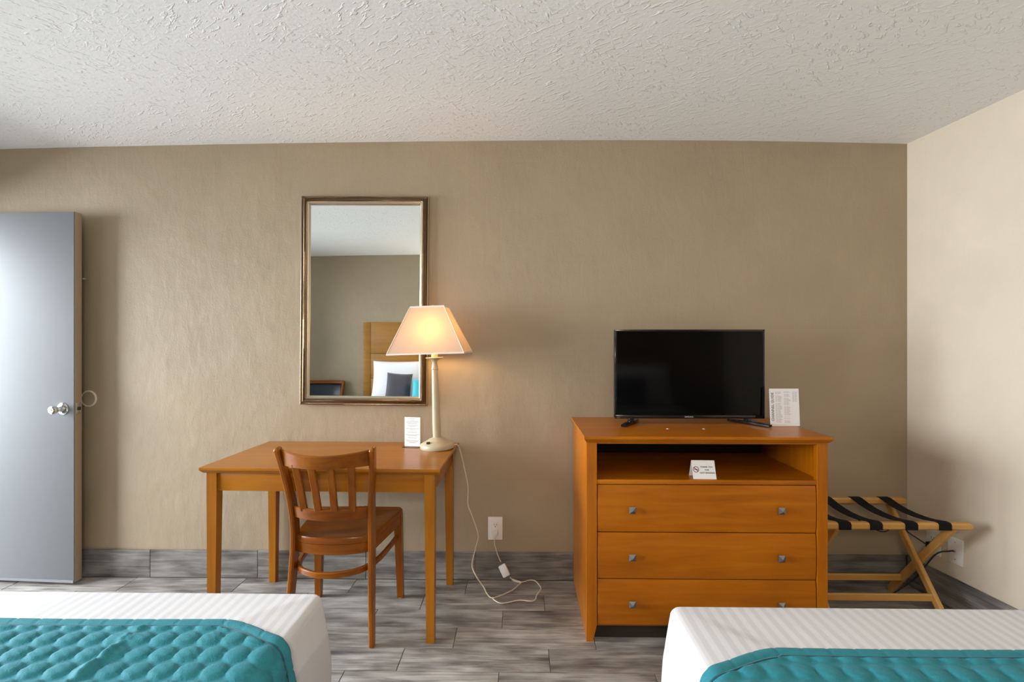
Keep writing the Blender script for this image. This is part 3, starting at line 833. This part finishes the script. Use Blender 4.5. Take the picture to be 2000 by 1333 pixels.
# ------------------------------------------------------------------ flat screen television
tv = thing('television', (0.848, 2.565, H), 'black flat screen television standing on the dresser', 'television', rot=(0, 0, math.radians(0.5)))
TWd, z0, z1 = 0.750, 0.028, 0.476
MB().span((-TWd / 2, -.012, z0), (TWd / 2, .022, z1), .004).span((-.26, .018, z0 + .02), (.26, .055, z0 + .30), .012).build('housing', M['black'], tv)
MB().span((-TWd / 2 + .010, -.0132, z0 + .017), (TWd / 2 - .010, -.0115, z1 - .010)).build('screen', M['screen'], tv, smooth=0)
bz = MB()
for a, b in (((-TWd / 2, z0), (-TWd / 2 + .010, z1)), ((TWd / 2 - .010, z0), (TWd / 2, z1)), ((-TWd / 2, z1 - .010), (TWd / 2, z1)), ((-TWd / 2, z0), (TWd / 2, z0 + .017))):
    bz.span((a[0], -.0150, a[1]), (b[0], -.0115, b[1]), .0008)
bezel = bz.build('bezel', M['gloss_black'], tv)
text_mesh('logo', 'SAMSUNG', 0.0088, M['white_plastic'], tv, Matrix.Translation((-.004, -.0153, z0 + .0085)) @ Matrix.Rotation(PI / 2, 4, 'X'), spacing=1.1)
for s in (-1, 1):
    fx = s * .285
    fo = MB().box((fx + s * .008, -.005, .016), (.030, .030, .028), .003)
    fo.sweep([(fx + s * .068, -.115, .008), (fx + s * .004, .0, .010), (fx + s * -.045, .095, .007)], (1, 0, 0), [.026, .034, .024], [.012, .016, .010], .003)
    fo.build('foot', M['gloss_black'], tv)

# ------------------------------------------------------------------ channel guide, leaning card
cg = thing('channel_guide', (1.297, 2.500, H + .0002), 'white channel guide card leaning beside the television', 'card', rot=(math.radians(-4), 0, math.radians(1)))
cw2, chh = .0720, .1830
MB().span((-cw2, -.001, .0), (cw2, .001, chh)).build('card', M['paper'], cg, smooth=0)
MB().add([(-.02, .001, chh * .75), (.02, .001, chh * .75), (.028, .0445, .0036), (-.028, .0445, .0036), (-.02, .0025, chh * .75), (.02, .0025, chh * .75), (.028, .046, .0038), (-.028, .046, .0038)],
         [(0, 1, 2, 3), (7, 6, 5, 4), (0, 4, 5, 1), (2, 6, 7, 3), (1, 5, 6, 2), (3, 7, 4, 0)]).build('easel_strut', M['paper'], cg, smooth=0)
text_mesh('title', 'CHANNEL GUIDE', .0178, M['ink'], cg, Matrix.Translation((-.0585, -.0013, .094)) @ Matrix.Rotation(PI / 2, 4, 'X') @ Matrix.Rotation(PI / 2, 4, 'Z'))
pl = MB()
rnd = random.Random(3)
for cx_, top_, bot_, wmax in ((-.044, .165, .015, .034), (-.002, .168, .010, .034), (.040, .170, .118, .024)):
    z = top_
    while z > bot_:
        if rnd.random() > .12:
            pl.span((cx_, -.0013, z), (cx_ + .009, -.001, z + .0016))
            pl.span((cx_ + .011, -.0013, z), (cx_ + .011 + wmax * rnd.uniform(.3, .62), -.001, z + .0016))
        z -= .0046
pl.build('channel_list', M['ink_grey'], cg, smooth=0)

# ------------------------------------------------------------------ tent card on the shelf
tc_ = thing('tent_card', (1.0, 2.264, .7103 - .0), 'folded white no-smoking tent card on the dresser shelf', 'card', rot=(0, 0, math.radians(-2)))
tc_.location = (0.822 - .010, 2.27, .7105)
TH, TD, TW_ = .076, .032, .0505
def tent(sg):
    return [(-TW_, sg * TD, 0), (TW_, sg * TD, 0), (TW_, 0, TH), (-TW_, 0, TH)]
for sg in (-1, 1):
    q = tent(sg); nv = Vector((0, sg * TH, TD)).normalized() * -.0008
    MB().add([Vector(p) for p in q] + [Vector(p) + nv for p in q], [(0, 1, 2, 3), (7, 6, 5, 4), (0, 4, 5, 1), (1, 5, 6, 2), (2, 6, 7, 3), (3, 7, 4, 0)]).build('panel', M['paper'], tc_, smooth=0)
lean = math.atan2(TD, TH)
Tf = Matrix.Translation((0, -TD, 0)) @ Matrix.Rotation(PI / 2 - lean, 4, 'X')    # local x right, y up the panel, z out
def lathe_on(mb, c, r0, r1, n=28):
    vs = []; fs = []
    for k in range(n):
        a = 2 * PI * k / n
        for r in (r0, r1):
            vs.append(Tf @ Vector((c[0] + r * math.cos(a), c[1] + r * math.sin(a), .0005)))
    for k in range(n):
        k2 = (k + 1) % n
        fs.append((2 * k, 2 * k + 1, 2 * k2 + 1, 2 * k2))
    mb.add(vs, fs)
sg_ = MB(); cc = (-.034, .042)
lathe_on(sg_, cc, .0105, .0132)
dg_ = .0018
sg_.add([Tf @ Vector((cc[0] + x, cc[1] + y, .0006)) for x, y in ((-.0086 - dg_ * .7, .0086 - dg_ * .7), (-.0086 + dg_ * .7, .0086 + dg_ * .7), (.0086 + dg_ * .7, -.0086 + dg_ * .7), (.0086 - dg_ * .7, -.0086 - dg_ * .7))], [(3, 2, 1, 0)])
sg_.build('no_smoking_ring', M['ink_red'], tc_, smooth=0)
MB().add([Tf @ Vector((cc[0] + x, cc[1] + y, .0004)) for x, y in ((-.008, -.0015), (.008, -.0015), (.008, .0012), (-.008, .0012))], [(0, 1, 2, 3)]).build('cigarette_symbol', M['ink'], tc_, smooth=0)
for s_, yy, xx in (('THANK YOU', .0525, .0125), ('FOR', .0395, .0135), ('NOT SMOKING', .0265, .0145)):
    text_mesh('lettering', s_, .0094, M['ink'], tc_, Tf @ Matrix.Translation((xx, yy, .0006)))

# ------------------------------------------------------------------ luggage rack between dresser and right wall
lr = thing('luggage_rack', (1.70, 2.50, 0), 'folding wooden luggage rack with black straps beside the dresser', 'luggage rack')
RZ = 0.492; YA, YBk = -0.175, 0.195        # front and back rail, local y
for yy, xa, xb in ((YA, -0.335, 0.342), (YBk, -0.335, 0.325)):
    MB().sweep([(xa, yy, RZ - .012), (xb - .012, yy, RZ - .012), (xb, yy, RZ - .016)], (0, 0, 1), [.032, .032, .018], [.034, .034, .026], .007).build('rail', M['rw_x'], lr)
for xs in (-0.285, 0.235):
    for sgn, dx in ((1, 0.0), (-1, .024)):
        yt = YBk if sgn > 0 else YA
        yb = -0.200 if sgn > 0 else 0.215
        MB().sweep([(xs + dx, yb, .004), (xs + dx, yt, RZ - .02)], (1, 0, 0), .021, .036, .004).build('leg', M['rw_z'], lr)
for sgn, dx, zz in ((1, 0.0, .118), (-1, .024, .108)):
    f_ = zz / (RZ - .02)
    yt = YBk if sgn > 0 else YA; yb = -0.200 if sgn > 0 else 0.215
    yy = yb + (yt - yb) * f_
    MB().sweep([(-0.285 + dx + .0, yy, zz), (0.235 + dx, yy, zz)], (0, 0, 1), .034, .016, .004).build('stretcher', M['rw_x'], lr)
for xs in (-0.235, -0.095, 0.062, 0.212):
    pth = []
    # wrapped around both rails and sagging a little between them
    for a in range(-4, 3):
        an = PI / 2 + a * -PI / 6
        pass
    pth += [(xs, YA - .0185, RZ - .026), (xs, YA - .0185, RZ - .002), (xs, YA - .012, RZ + .0045), (xs, YA + .012, RZ + .0045)]
    for q in (.2, .35, .5, .65, .8):
        pth.append((xs, YA + (YBk - YA) * q, RZ + .003 - .020 * math.sin(PI * q)))
    pth += [(xs, YBk - .012, RZ + .0045), (xs, YBk + .012, RZ + .0045), (xs, YBk + .0185, RZ - .002), (xs, YBk + .0185, RZ - .026)]
    MB().sweep(pth, (1, 0, 0), .056, .0026).build('strap', M['strap'], lr, smooth=60)

# wall plates on the right wall with their cables
wa = math.radians(-90) + math.atan(RSL) * 1.0
def on_right(y, z): return (xr(y) - .0005, y, z)
outlet(on_right(2.515, .290), 'white cable wall plate on right wall, nearer the bed', rotz=wa, duplex=False)
outlet(on_right(2.635, .288), 'white outlet on right wall half hidden by luggage rack legs', rotz=wa)
px_, py_, pz_ = on_right(2.635, .288)
tp_ = thing('tv_power_cable', (px_, py_, pz_), 'black television power cable plugged into the right wall outlet', 'cable')
Rw = Matrix.Rotation(wa, 3, 'Z')
MB().box(Rw @ Vector((0.0, -.022, -.018)), (.030, .030, .036), .007, Rw).build('plug', M['black'], tp_)
pp = [Vector((px_, py_, pz_)) + Rw @ Vector((0, -.036, -.016)), Vector((2.03, 2.66, .315)), Vector((1.99, 2.71, .35)), Vector((1.93, 2.74, .30)), Vector((1.75, 2.755, .40)), Vector((1.55, 2.765, .52)), Vector((1.41, 2.77, .62)), Vector((1.345, 2.785, .70))]
pp = [Vector(p) for p in pp]
MB().tube([p - Vector((px_, py_, pz_)) for p in curve_pts(pp, 6)], .0032, 8).build('wire', M['black_cord'], tp_)
qx, qy, qz = on_right(2.515, .290)
cx2 = [Vector((qx - .012, qy, qz)), Vector((qx - .03, qy + .002, qz - .002)), Vector((qx - .075, qy + .03, qz - .03)), Vector((qx - .14, qy + .06, .14)), Vector((qx - .20, qy + .08, .07)), Vector((1.86, 2.62, .012)), Vector((1.72, 2.66, .006)), Vector((1.58, 2.64, .006)), Vector((1.50, 2.68, .006)), Vector((1.43, 2.74, .015)), Vector((1.36, 2.783, .06))]
tag(MB().tube(curve_pts(cx2, 6), .0035, 8).build('coax_cable', M['black_cord']), 'black coaxial cable running from right wall plate behind dresser', 'cable')

# ------------------------------------------------------------------ beds
def bed(name, x0, x1, yfoot, yhead, zt, label, seed):
    rb = random.Random(seed)
    cxm = (x0 + x1) / 2; cym = (yfoot + yhead) / 2
    b = thing(name, (cxm, cym, 0), label, 'bed')
    hw_, hl = (x1 - x0) / 2, (yfoot - yhead) / 2
    # outline with rounded corners, densely sampled
    R = 0.034
    base = []
    def seg(p, q, n):
        for i in range(n):
            base.append((p[0] + (q[0] - p[0]) * i / n, p[1] + (q[1] - p[1]) * i / n))
    def arc(cx_, cy_, a0):
        for i in range(8):
            a = a0 + PI / 2 * i / 8
            base.append((cx_ + R * math.cos(a), cy_ + R * math.sin(a)))
    seg((hw_, -hl + R), (hw_, hl - R), 40); arc(hw_ - R, hl - R, 0)
    seg((hw_ - R, hl), (-hw_ + R, hl), 32); arc(-hw_ + R, hl - R, PI / 2)
    seg((-hw_, hl - R), (-hw_, -hl + R), 40); arc(-hw_ + R, -hl + R, PI)
    seg((-hw_ + R, -hl), (hw_ - R, -hl), 32); arc(hw_ - R, -hl + R, 1.5 * PI)
    m = len(base)
    nor = []
    for i in range(m):
        p, q = base[i - 1], base[(i + 1) % m]
        tx, ty = q[0] - p[0], q[1] - p[1]; l = math.hypot(tx, ty)
        nor.append((ty / l, -tx / l))
    er = 0.022
    lev = [(-0.30, 0.0, 0), (-0.10, 0.0, 0)]
    lev += [(-er + er * math.sin(a), -er + er * math.cos(a), 0) for a in [PI / 2 * i / 5 for i in range(6)]]
    lev += [(0.010, -.08, .1), (0.020, -.14, .3), (0.024, -.20, .5), (0.022, -.30, .8), (0.022, -.42, 1.0), (0.024, -zt + .03, 1.2)]
    ph = [rb.uniform(0, 6.28) for _ in range(4)]
    vs, fs = [], []
    for off, dz, wv in lev:
        for i in range(m):
            s = i / m * 2 * PI
            wob = wv * (0.004 * math.sin(23 * s + ph[0]) + 0.003 * math.sin(41 * s + ph[1]))
            # keep inset rings inside the rounded rectangle
            if off < -.05:
                k_ = 1 + off / hw_
                k2 = 1 + off / hl
                vs.append((base[i][0] * k_, base[i][1] * k2, zt + dz + .002 * math.sin(9 * s + ph[2])))
            else:
                vs.append((base[i][0] + nor[i][0] * (off + wob), base[i][1] + nor[i][1] * (off + wob), zt + dz))
    for r in range(len(lev) - 1):
        for i in range(m):
            j = (i + 1) % m
            fs.append((r * m + i, r * m + j, (r + 1) * m + j, (r + 1) * m + i))
    fs.append(tuple(range(m)))
    MB().add(vs, fs).build('sheet', M['sheet'], b, smooth=50)
    MB().span((-hw_ + .03, -hl + .02, 0.0), (hw_ - .03, hl - .03, .30), .01).build('bed_base', M['dark'], b)
    MB().span((-hw_ + .035, -hl + .02, 0.30), (hw_ - .035, hl - .035, zt - .035), .02).build('mattress', M['pillow'], b)
    return b

def quilt(name, x0, x1, zt, yfoot_q, yhead_q, drape, R, label, seed, res=0.0052, wr=None):
    """quilted coverlet lying over the bed and hanging over both sides by 'drape' (arc length)"""
    cxm = (x0 + x1) / 2; hw_ = (x1 - x0) / 2
    A = hw_ + drape                      # half extent along the cross arc
    Ln = yfoot_q - yhead_q
    q = thing(name, (cxm, yfoot_q - Ln / 2, zt), label, 'bedspread')
    er = 0.034
    flat = hw_ + .004 - er
    def cross(a):
        s = 1 if a >= 0 else -1; a = abs(a)
        if a <= flat: return s * a, 0.0, 0.0, 1.0
        t_ = a - flat
        if t_ < er * PI / 2:
            g = t_ / er
            return s * (flat + er * math.sin(g)), -er + er * math.cos(g), s * math.sin(g), math.cos(g)
        d = t_ - er * PI / 2
        return s * (flat + er + .22 * d), -er - d, s * .976, .215
    CUT = R                             # the foot edge draws back towards the side of the bed
    def tmin_of(a):
        q_ = min(1, max(0, (abs(a) - (hw_ - .20)) / .24))
        return CUT * q_ * q_ * (3 - 2 * q_) if q_ < 1 else CUT
    def sdf(a, t):                      # distance inside the outline; t runs from the foot edge to the head
        return min(A - abs(a), (t - tmin_of(a)) * (.86 if hw_ - .18 < abs(a) < hw_ + .03 else 1))
    P1, P2 = 0.0560, 0.0590
    rr = random.Random(seed)
    ph = [rr.uniform(0, 6.28) for _ in range(6)]
    def height(a, t):
        e = sdf(a, t)
        h = 0.0035 * min(1, max(0, e) / .006) ** .5
        if e < .028:                                  # binding band
            h += .0035 * math.sin(PI * max(0, e) / .028) ** .6
            u_ = (a if t < abs(A - abs(a)) else t) / .060
            h -= .0022 * max(0, 1 - abs((u_ % 1) - .5) * 2 / .14)
        elif e < .038:                                # piping groove
            h += .0015 - .0042 * max(0, 1 - abs(e - .0325) / .004)
        else:
            jrow = math.floor(t / P2)
            b_ = a + jrow * P1 * .27
            uu = ((b_ / P1) % 1 - .5) * P1; vv = ((t / P2) % 1 - .5) * P2
            d2 = (uu / .0265) ** 2 + (vv / .0270) ** 2
            if d2 < 1:
                h += .0075 * (1 - d2) ** .38 + .0007 * math.sin(vv * 900 + uu * 160 + jrow)
            else:
                h += .0006 * math.sin(a * 700) * math.sin(t * 760)
        h += .0025 * math.sin(a * 5 + ph[0]) * math.sin(t * 6 + ph[1]) + .0025
        if wr:                                        # a pinched wrinkle running diagonally
            (wa0, wt0), (wa1, wt1), wh_ = wr
            vx, vy = wa1 - wa0, wt1 - wt0; L2 = vx * vx + vy * vy
            s_ = max(0, min(1, ((a - wa0) * vx + (t - wt0) * vy) / L2))
            dd = math.hypot(a - wa0 - s_ * vx, t - wt0 - s_ * vy)
            h += wh_ * math.exp(-(dd / .012) ** 2) * math.sin(PI * min(1, max(.02, s_ * 1.1))) ** .5
        return h
    # columns: dense over the rounded corners
    nflat = int(2 * A / res)
    cols = [-A + 2 * A * i / nflat for i in range(nflat + 1)]
    nt_fine = int(0.55 / res); ncoarse = int((Ln - .55) / .02)
    ts = [0.55 * i / nt_fine for i in range(nt_fine)] + [0.55 + (Ln - .55) * i / ncoarse for i in range(ncoarse + 1)]
    vs, fs = [], []
    for a in cols:
        tmin = tmin_of(a)
        x, z, nx, nz = cross(a)
        for tt in ts:
            t = tmin + tt * (Ln - tmin) / Ln
            h = height(a, t)
            vs.append((x + nx * h, Ln / 2 - t, z + nz * h))
    nr = len(ts)
    for i in range(len(cols) - 1):
        for j in range(nr - 1):
            fs.append((i * nr + j, i * nr + j + 1, (i + 1) * nr + j + 1, (i + 1) * nr + j))
    MB().add(vs, fs).build('quilted_top', M['quilt'], q, smooth=70)
    # piping tube just inside the binding
    pth = []
    e_ = .0325
    for i in range(30): pth.append((-A + e_, Ln * .5 + (CUT + e_ - Ln * .5) * i / 30))
    for i in range(161):
        a = -A + e_ + 2 * (A - e_) * i / 160
        pth.append((a, tmin_of(a) + e_ * (1.16 if hw_ - .18 < abs(a) < hw_ + .03 else 1)))
    for i in range(1, 31): pth.append((A - e_, CUT + e_ + (Ln * .5 - CUT - e_) * i / 30))
    pp_ = []
    for a, t in pth:
        x, z, nx, nz = cross(a); h = height(a, t) + .002
        pp_.append((x + nx * h, Ln / 2 - t, z + nz * h))
    MB().tube(pp_, .0028, 6).build('piping', M['quilt_dark'], q, smooth=60)
    return q

ZB = 0.600
bed('double_bed', -1.950, -0.556, 1.432, -0.66, ZB, 'white sheeted double bed in front of the desk and door', 11)
bed('double_bed', 0.397, 1.790, 1.381, -0.66, ZB, 'white sheeted double bed in front of the dresser', 12)
quilt('quilted_bedspread', -1.950, -0.556, ZB, 1.272, -0.05, 0.22, 0.085, 'bright teal quilted bedspread with wrinkle on the bed by the door', 21, wr=((.318, .045), (.326, .30), .010))
quilt('quilted_bedspread', 0.397, 1.790, ZB, 1.178, -0.05, 0.20, 0.080, 'muted teal quilted bedspread on the bed before the dresser', 22)

# headboards on the back wall
def headboard(x0, x1, label):
    hb = thing('headboard', ((x0 + x1) / 2, YB + .002, 0), label, 'headboard')
    w2 = (x1 - x0) / 2
    MB().span((-w2 + .01, 0, .30), (w2 - .01, .02, 1.56)).build('backing', M['dark'], hb, smooth=0)
    for s in (-1, 1):
        MB().span((min(s * w2, s * (w2 - .092)), .004, .0), (max(s * w2, s * (w2 - .092)), .036, 1.575), .002).build('stile', M['headboard'], hb)
    for a, b in ((1.188, 1.575), (.875, 1.184), (.50, .871)):
        MB().span((-w2 + .096, .004, a), (w2 - .096, .034, b), .002).build('panel', M['headboard'], hb)
headboard(-1.975, -0.53, 'orange-brown panelled headboard of the bed by the door, seen in mirror')
headboard(0.375, 1.815, 'orange-brown panelled headboard of the bed before the dresser')

# pillows and cushions
def pillow(name, loc, w, h, t, rot, mat, label, cat, group=None, flare=0.05):
    o = thing(name, loc, label, cat, rot=rot, group=group)
    nx, ny = 22, 16
    vs, fs = [], []
    for sgn in (1, -1):
        for i in range(nx + 1):
            for j in range(ny + 1):
                u = -1 + 2 * i / nx; v = -1 + 2 * j / ny
                th = (max(0, 1 - u ** 4) * max(0, 1 - v ** 4)) ** .55
                pin = 1 - flare * (1 - abs(u) ** 2) * abs(v) ** 3
                pin2 = 1 - flare * (1 - abs(v) ** 2) * abs(u) ** 3
                vs.append((u * w / 2 * pin2, sgn * t / 2 * th, v * h / 2 * pin + h / 2))
    n1 = (nx + 1) * (ny + 1)
    for s in (0, 1):
        for i in range(nx):
            for j in range(ny):
                a = s * n1 + i * (ny + 1) + j
                f = (a, a + 1, a + ny + 2, a + ny + 1)
                fs.append(f if s else tuple(reversed(f)))
    b = MB().add(vs, fs)
    me = b.mesh('cover', mat, 60)
    bm = bmesh.new(); bm.from_mesh(me); bmesh.ops.remove_doubles(bm, verts=bm.verts[:], dist=1e-5)
    bmesh.ops.recalc_face_normals(bm, faces=bm.faces[:]); bm.to_mesh(me); bm.free()
    c = bpy.data.objects.new('cover', me); COL.objects.link(c); c.parent = o
    return o
lean_ = math.radians(14)
pillow('bed_pillow', (-1.50, -0.54, ZB + .01), .66, .50, .17, (lean_, 0, math.radians(0)), M['pillow'], 'white pillow propped on headboard behind the charcoal cushion', 'pillow')
pillow('scatter_cushion', (-1.455, -0.33, ZB + .012), .30, .36, .12, (lean_ * 1.2, math.radians(4), math.radians(-6)), M['grey_cushion'], 'charcoal square cushion on the bed by the door', 'cushion')
cq = pillow('scatter_cushion', (-1.130, -0.29, ZB + .012), .30, .29, .13, (lean_ * 1.2, 0, 0), M['cyan'], 'turquoise ruched cushion with white rosette on the bed', 'cushion')
fl = MB()
for r_, n_, off in ((.052, 9, .068), (.034, 7, .074), (.018, 5, .079)):
    for k_ in range(n_):
        a = 2 * PI * k_ / n_
        fl.lathe([(0.0, -.006), (.012, -.003), (.014, .002), (.008, .006), (0, .007)], 8, Matrix.Translation((-.112 + r_ * math.cos(a) * .6, -off, .155 + r_ * math.sin(a))) @ Matrix.Rotation(PI / 2, 4, 'X'), cap=False)
fl.build('rosette', M['pillow'], cq)
pillow('bed_pillow', (1.42, -0.54, ZB + .01), .66, .48, .17, (lean_, 0, 0), M['pillow'], 'white pillow at the head of the bed before the dresser, right half', 'pillow')
pillow('bed_pillow', (0.76, -0.54, ZB + .01), .64, .48, .17, (lean_, 0, 0), M['pillow'], 'white pillow at the head of the bed before the dresser, left half', 'pillow')
pillow('scatter_cushion', (1.24, -0.33, ZB + .012), .36, .36, .12, (lean_ * 1.2, 0, 0), M['grey_cushion'], 'charcoal square cushion on the bed before the dresser', 'cushion')

# upholstered chair by the back wall, seen in the mirror
ac = thing('side_chair', (-2.440, -0.42, 0), 'wooden side chair with dark padded back, seen in the mirror', 'chair')
for s in (-1, 1):
    MB().sweep(curve_pts([(s * .20, -.27, 0), (s * .195, -.215, .42), (s * .205, -.235, .62), (s * .222, -.285, .838)], 6), (1, 0, 0), .030, .036, .006).build('back_post', M['cw_z'], ac)
    MB().sweep([(s * .20, .20, 0), (s * .20, .20, .43)], (1, 0, 0), .036, .036, .005).build('leg', M['cw_z'], ac)
arc = []
for i in range(9):
    q_ = -1 + i / 4
    arc.append((q_ * .222, -.283 - .035 * (1 - q_ * q_), .828))
MB().sweep(arc, (0, 0, 1), .042, .026, .006).build('top_rail', M['cw_x'], ac)
vs = []; fs = []
for i in range(9):
    q_ = -1 + i / 4
    for dy, z in ((.012, .56), (.030, .60), (.026, .78), (.008, .805), (-.016, .805), (-.016, .56)):
        yy = -.235 - (.05 * (z - .56) / .28) - .033 * (1 - q_ * q_)
        vs.append((q_ * .198, yy + dy, z))
for i in range(8):
    for k_ in range(6):
        fs.append((i * 6 + k_, i * 6 + (k_ + 1) % 6, (i + 1) * 6 + (k_ + 1) % 6, (i + 1) * 6 + k_))
fs += [tuple(reversed(range(6))), tuple(range(48, 54))]
MB().add(vs, fs).build('back_pad', M['navy'], ac, smooth=60)
MB().box((0, 0, .462), (.44, .43, .06), .02).build('seat_pad', M['navy'], ac)
MB().box((0, 0, .412), (.42, .41, .045), .004).build('seat_frame', M['cw_x'], ac)

# added fill light over the gap between the two beds (unseen, behind the camera), brightens the beds and the far wall
fill_root = thing('added_fill_lamp', (-0.08, YB, 1.62), 'added globe fill light, out of view between the two headboards', 'lamp')
Ty = Matrix.Rotation(-PI / 2, 4, 'X')
MB().lathe([(0.055, 0.0), (0.055, 0.012), (0.040, 0.020), (0.012, 0.022), (0.012, 0.10), (0.010, 0.105)], 28, Ty).build('wall_mount', M['steel'], fill_root)
MB().lathe([(0.030, -0.012), (0.034, 0.0), (0.030, 0.012)], 24, Matrix.Translation((0, .11, 0.0))).build('holder', M['steel'], fill_root)
MB().lathe([(0.088 * math.sin(PI * i / 16), .098 - 0.088 * math.cos(PI * i / 16)) for i in range(17)], 28, Matrix.Translation((0, .11, .004)), cap=False).build('globe', M['globe'], fill_root)
